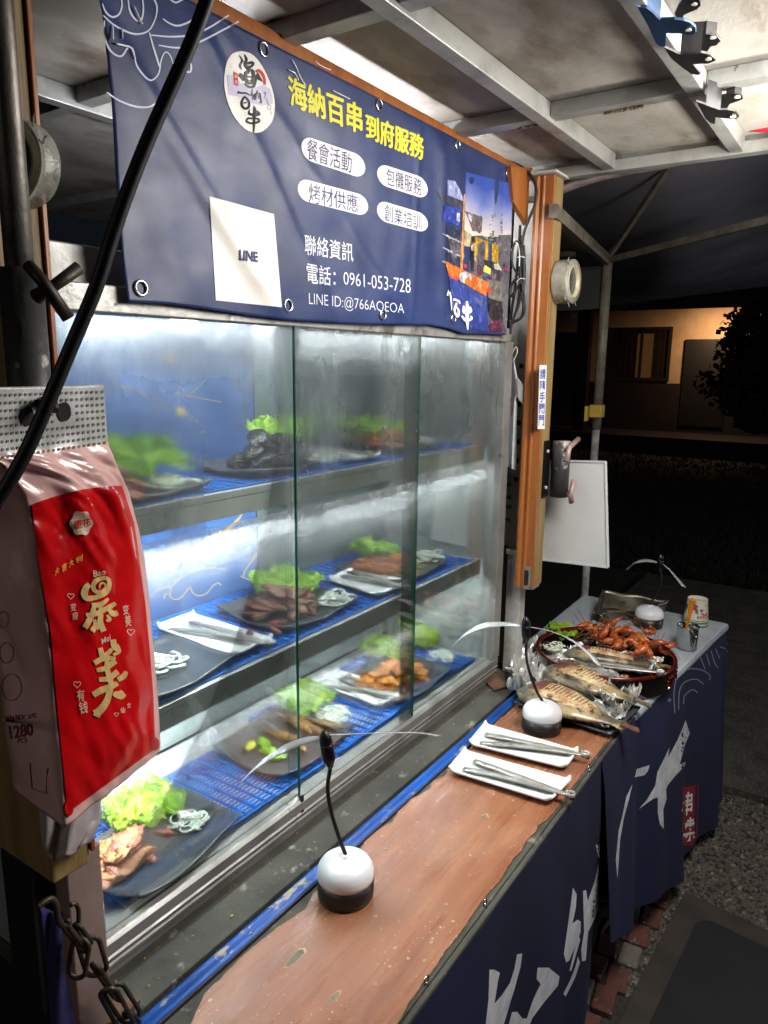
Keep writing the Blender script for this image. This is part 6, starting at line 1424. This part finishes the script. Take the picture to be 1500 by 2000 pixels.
# prawns
m_prn = M('prawn_shell', 'c4622c', .35, c2='8c3c1a', ns=30, lo=.4, hi=.6, c3='c98a4a', s3=24, lo3=.52, hi3=.66, coat=.3, bump=.5, bs=70, wcoord=True); m_prl = M('prawn_leg', '7a4a2c', .5)
def prawn_proto():
    T = thing('grilled_prawn', 'prawn', 'prawn', (0,0,0)); pts = []
    n = 22
    vs = []; K = 12
    for i in range(n+1):
        f = i/n; a = f*2.1; r = .038; c = Vector((r*math.sin(a)*1.15, 0, r*(1-math.cos(a))*.55)) ; c = Vector((c.x, -.012*f, 0))+Vector((0, c.z*1.6, .010))
        rad = (.0125 if f < .35 else .0125*(1-(f-.35)*1.05))*(1+.07*math.cos(f*44))
        if f < .12: rad *= .4+5*f
        d = Vector((math.cos(a)*1.15, math.sin(a)*.9, 0)).normalized(); s = d.cross(Vector((0,0,1)))
        for k in range(K): t = 2*math.pi*k/K; vs.append(c+s*rad*math.cos(t)+Vector((0,0,rad*math.sin(t))))
        pts.append(c)
    MB().add(vs, [(i*K+k, i*K+(k+1)%K, (i+1)*K+(k+1)%K, (i+1)*K+k) for i in range(n) for k in range(K)]+[tuple(range(K)), tuple(n*K+k for k in range(K))]).build('body', m_prn, T, True)
    e = pts[-1]; MB().add([e+Vector(v) for v in ((0,0,.002),(-.014,.010,.004),(-.018,.002,.006),(-.016,-.008,.002),(0,0,-.002))], [(0,1,2),(0,2,3),(4,2,1),(4,3,2)]).build('tail_fan', m_prn, T)
    mb = MB()
    for k in range(6): p = pts[3+k*2]; mb.tube([p+Vector((0,.004,-.004)), p+Vector((.004*(k-3), .016, -.004+.004*(k % 2))), p+Vector((.006*(k-3), .026, .002))], [.0012,.0009,.0005], 5)
    mb.build('legs', m_prl, T, True)
    h = pts[0]
    for k in range(3): MB().tube(smooth_pl([h, h+Vector((-.02,-.01+.01*k,.012+.006*k)), h+Vector((-.045,-.02+.018*k,.022+.008*k)), h+Vector((-.075-.01*k,-.01+.02*k,.018+.01*k))], 4), [.0009]*13, 4).build('feeler', m_prl, T, True)
    MB().tube([h+Vector((.004,0,.004)), h+Vector((-.014,0,.012))], [.003,.0004], 6).build('rostrum', m_prn, T, True)
    return T
pp0 = prawn_proto()
spots = [(1158,1252),(1186,1232),(1218,1232),(1234,1244),(1246,1272),(1272,1270),(1290,1270),(1164,1240),(1204,1270),(1150,1236),(1170,1248),(1192,1240),(1178,1258),(1205,1256),(1212,1240),(1228,1254),(1243,1262),(1252,1250),(1222,1270),(1262,1268),(1240,1282),(1282,1278),(1268,1288),(1160,1228),(1196,1226),(1254,1235),(1278,1262)]
nth = ['small left', 'straight', 'reddish', 'steep', 'lower right', 'short', 'outermost right', 'slim left', 'tucked low', 'leftmost', 'large orange', 'high', 'low', 'central', 'upper central', 'curled', 'bright', 'pale', 'lower', 'thin', 'front', 'rightmost', 'low right', 'back left', 'back', 'upright', 'back right']
where = ['above the onion','against the back wall','behind the central one','under the upright one','above the fish back','above the foil end','beside the brush mug side of the rim','behind the lettuce stalk','right on top of the fish','next to the lettuce','by the lettuce stalk','at the back of the heap','touching the fish','in the middle of the heap','above the middle of the heap','right of the middle','beside the fish tail','near the back rim','touching the foil','by the black inner wall','over the fish tail','by the red rim','at the foil edge','behind the lettuce','against the back rim','with feelers pointing up','near the right rim']
for k, (x, y) in enumerate(spots):
    q = atz(x, y, CT+.040+.012*((k*7) % 3)); lab = nth[k]+' grilled prawn in the tub '+where[k]
    if k == 0: o = pp0; o.location = q; o['label'] = lab; o['group'] = 'grilled prawns in the round tub'; o.rotation_euler = (.2,-.3,R.random()*6.28)
    else: o = dup(pp0, q, (R.uniform(-.7,.7), R.uniform(-.9,.5), R.random()*6.28), lab, 'grilled prawns in the round tub', R.uniform(.80,1.02))
    if k == 0: o.scale = (.95,)*3
pile((bc.x+.03, bc.y-.02, CT+.012), .12, .10, .03, 26, [m_prn, m_org], 'broken prawn shells and heads underneath the grilled prawns', 'prawn_shells', 'seafood', 'shell', (.014,.022), .5)
q = atz(1105, 1235, CT+.05); lettuce((q.x, q.y, CT+.03), .10, 2.2, 'lettuce leaf at the left side of the round tub', n=3, seed=31, tilt=.5)
q = atz(1082, 1262, CT+.04); onion((q.x, q.y, CT+.03), .035, 'cooked white onion at the left side of the round tub', 16, True)
foil([atz(1085,1285,CT+.05),atz(1120,1262,CT+.05),atz(1300,1285,CT+.05),atz(1270,1312,CT+.05)], CT+.030, .012, 'foil boat under the fish inside the round tub', seed=12, curl=.02)
fish(atz(1100,1272,CT+.06), atz(1290,1300,CT+.05), 'grilled fish lying in the round tub in front of the prawns', .045, .022, CT+.05, False, 14)
tongs(atz(1285,1312,CT+.082), atz(1170,1294,CT+.078), atz(1176,1300,CT+.078), 'shiny steel tongs resting on the near rim of the round tub', .014, .002)
# ================================================================ METAL TIN, CUPS, MUG
m_tin = M('tin_metal', '8d877a', .38, .85, c2='6d675c', ns=8, c3='4a4034', s3=22, lo3=.62, hi3=.7, bump=.2, bs=30, wcoord=True)
tin = thing('metal_tin', 'dented open metal tin lying on the white table behind the tub', 'tin', atz(1215,1215,CT))
A, B, C_, D = atz(1165,1218,CT+.002), atz(1155,1188,CT+.002), atz(1272,1188,CT+.002), atz(1290,1215,CT+.002)
h = Vector((0,0,.055)); sl = Vector((-.02,0,0))
def wallq(a, b, ha, hb, nm='side'): 
    MB().grid(lambda u, v: (Vector(a)*(1-u)+Vector(b)*u)+(ha*(1-u)+hb*u)*v+Vector((.003*math.sin(u*9+v*4), 0, .002*math.sin(u*14))), 16, 6).build(nm, m_tin, tin, True, solid=.0012)
Bk1, Bk2 = atz(1172,1190,CT+.002), atz(1298,1196,CT+.002); F1, F2 = atz(1168,1214,CT+.002), atz(1258,1208,CT+.002)
wallq(F1, F2, Vector((0,-.012,.035)), Vector((0,-.012,.040)), 'front_side'); wallq(Bk1, Bk2, Vector((.015,.0,.075)), Vector((.01,-.01,.045)), 'back_side'); wallq(F1, Bk1, Vector((-.01,.015,.035)), Vector((.015,0,.075)), 'end_side'); wallq(F2, Bk2, Vector((0,-.012,.040)), Vector((.01,-.01,.045)), 'end_side')
MB().prism([F1, F2, Bk2, Bk1], (0,0,.002)).build('bottom', m_tin, tin)
c_ = atz(1176,1200,CT+.03); MB().grid(lambda u, v: (c_.x+.05*v-.02, c_.y+.022*math.cos(u*math.pi)+.03*(1-v)*.3, CT+.008+.028*math.sin(u*math.pi)), 20, 8).build('scoop', m_tin, tin, True, solid=.001)
m_cup = M('paper_cup', 'd9d2c4', .5); m_cupp = M('cup_print_mix', 'cfa27a', .5, c2='3e6e9c', ns=26, lo=.48, hi=.52, c3='b0303c', s3=30, lo3=.55, hi3=.57)
cc_ = atz(1358,1218,CT+.001)
cs = thing('paper_cup_stack', 'stack of upturned colourful printed paper cups on the white table', 'cups', cc_)
for k in range(4): MB().lathe([(.0425,.006*k),(.0435,.006*k+.0015),(.0425,.006*k+.0045)], cc_, 40, False).build('cup_rim', m_cup if k % 2 else M('cup_green%d' % k, '3e8a4c', .5), cs, True)
MB().lathe([(.0415,.0245),(.0345,.094)], cc_, 40, False).build('cup_body', m_cup, cs, True)
MB().lathe([(.0345,.0945),(.0350,.097),(.0335,.098),(.0315,.092),(0.001,.091)], cc_, 40, False).build('cup_base', m_cup, cs, True)
# generic colourful print blots on the cup wall
RC = random.Random(11)
def cupp(t, z): r_ = .0415-(z-.0245)*(.007/.0695)+.0006; return cc_+Vector((r_*math.cos(t), r_*math.sin(t), z))
blots = [('d8c23a',.088),('3a5fa8',.078),('b8303a',.070),('2f8a4a',.055),('d9a07a',.066),('5a3a7a',.060),('c8782a',.050)]
for k in range(22):
    hx, zb_ = blots[k % 7]; t0 = math.pi+RC.uniform(-1.6,1.9); z0 = zb_+RC.uniform(-.008,.006); mb = MB(); n = 10; rr0 = RC.uniform(.004,.009)
    mb.add([cupp(t0, z0)]+[cupp(t0+rr0*(1+.4*math.sin(i*2.1+k))*math.cos(2*math.pi*i/n)/.038, z0+rr0*(1+.4*math.sin(i*2.1+k))*math.sin(2*math.pi*i/n)) for i in range(n)], [(0, 1+i, 1+(i+1)%n) for i in range(n)])
    mb.v = [v+(v-cc_-Vector((0,0,v.z-cc_.z)))*.0008*k for v in mb.v]
    mb.build('cup_print', M('blot%d' % k, hx, .5), cs)
mb = MB()
for k in range(5):
    t0 = math.pi+.35+k*.24; z0 = .033; w2 = .085
    for a, b, c2_, d2 in ((-w2,0,w2,.002),(-w2,.008,w2,.010),(-w2*.2,0,w2*.1,.011),(-w2,.004,w2,.006)): mb.add([cupp(t0+a, z0+b)*1.0, cupp(t0+c2_, z0+b), cupp(t0+c2_, z0+d2), cupp(t0+a, z0+d2)], [(0,1,2,3)])
mb.v = [v+(v-cc_-Vector((0,0,v.z-cc_.z)))*.03 for v in mb.v]
mb.build('cup_lettering', M('cup_red', 'b8202c', .5), cs)['kind'] = 'stuff'
mc = atz(1340,1265,CT+.001)
mug = thing('steel_mug', 'polished steel mug holding a brush with a yellow orange handle', 'mug', mc)
MB().lathe([(.030,0),(.034,.002),(.034,.076),(.0355,.078),(.0335,.0775),(.0325,.070),(.0325,.055),(0.001,.054)], mc, 40, False).build('body', m_inox, mug, True)
MB().lathe([(0.001,.058),(.032,.058)], mc, 30, False).build('sauce', M('sauce', '5a2410', .2, coat=.5), mug)
hd_ = (mc.normalized()); rt_ = Vector((RT.x, RT.y, 0)).normalized(); fw_ = Vector((-hd_.x, -hd_.y, 0)).normalized(); dv = (rt_*.45+fw_*.9).normalized()
MB().tube(smooth_pl([mc+dv*.034+Vector((0,0,.062)), mc+dv*.052+Vector((0,0,.060)), mc+dv*.055+Vector((0,0,.045)), mc+dv*.050+Vector((0,0,.025)), mc+dv*.034+Vector((0,0,.018))], 5), .0032, 8).build('handle', m_inox, mug, True)
mk = Vector((mc.x, mc.y, 0)); a_ = mc+Vector((0,0,.05)); 
def atm(x, y): r_ = ray(x, y); return r_*(math.hypot(mc.x, mc.y)/math.hypot(r_.x, r_.y))
bt = thing('basting_brush', 'yellow orange plastic brush handle standing in the steel mug', 'brush', a_)
MB().tube(smooth_pl([atm(1340,1238), atm(1343,1215), atm(1348,1195), atm(1352,1178), atm(1354,1168)], 5), [.0042]*5+[.0055]*5+[.0075]*5+[.0085]*4+[.006,.0025], 14).build('handle', M('brush_orange', 'e08a12', .35, c2='c8720a', ns=20), bt, True)
MB().tube([mc+Vector((0,0,.030)), atm(1340,1239)], [.010,.006], 10).build('bristles', m_prl, bt, True)
MB().lathe([(.004,0),(.005,.012),(.003,.018)], atz(1295,1196,CT+.001), 16).build('cap_dummy', m_white)
o = bpy.data.objects['cap_dummy']; o.name = 'bottle_cap'; tag(o, 'tiny white cap on the table between the tin and the cups', 'cap')
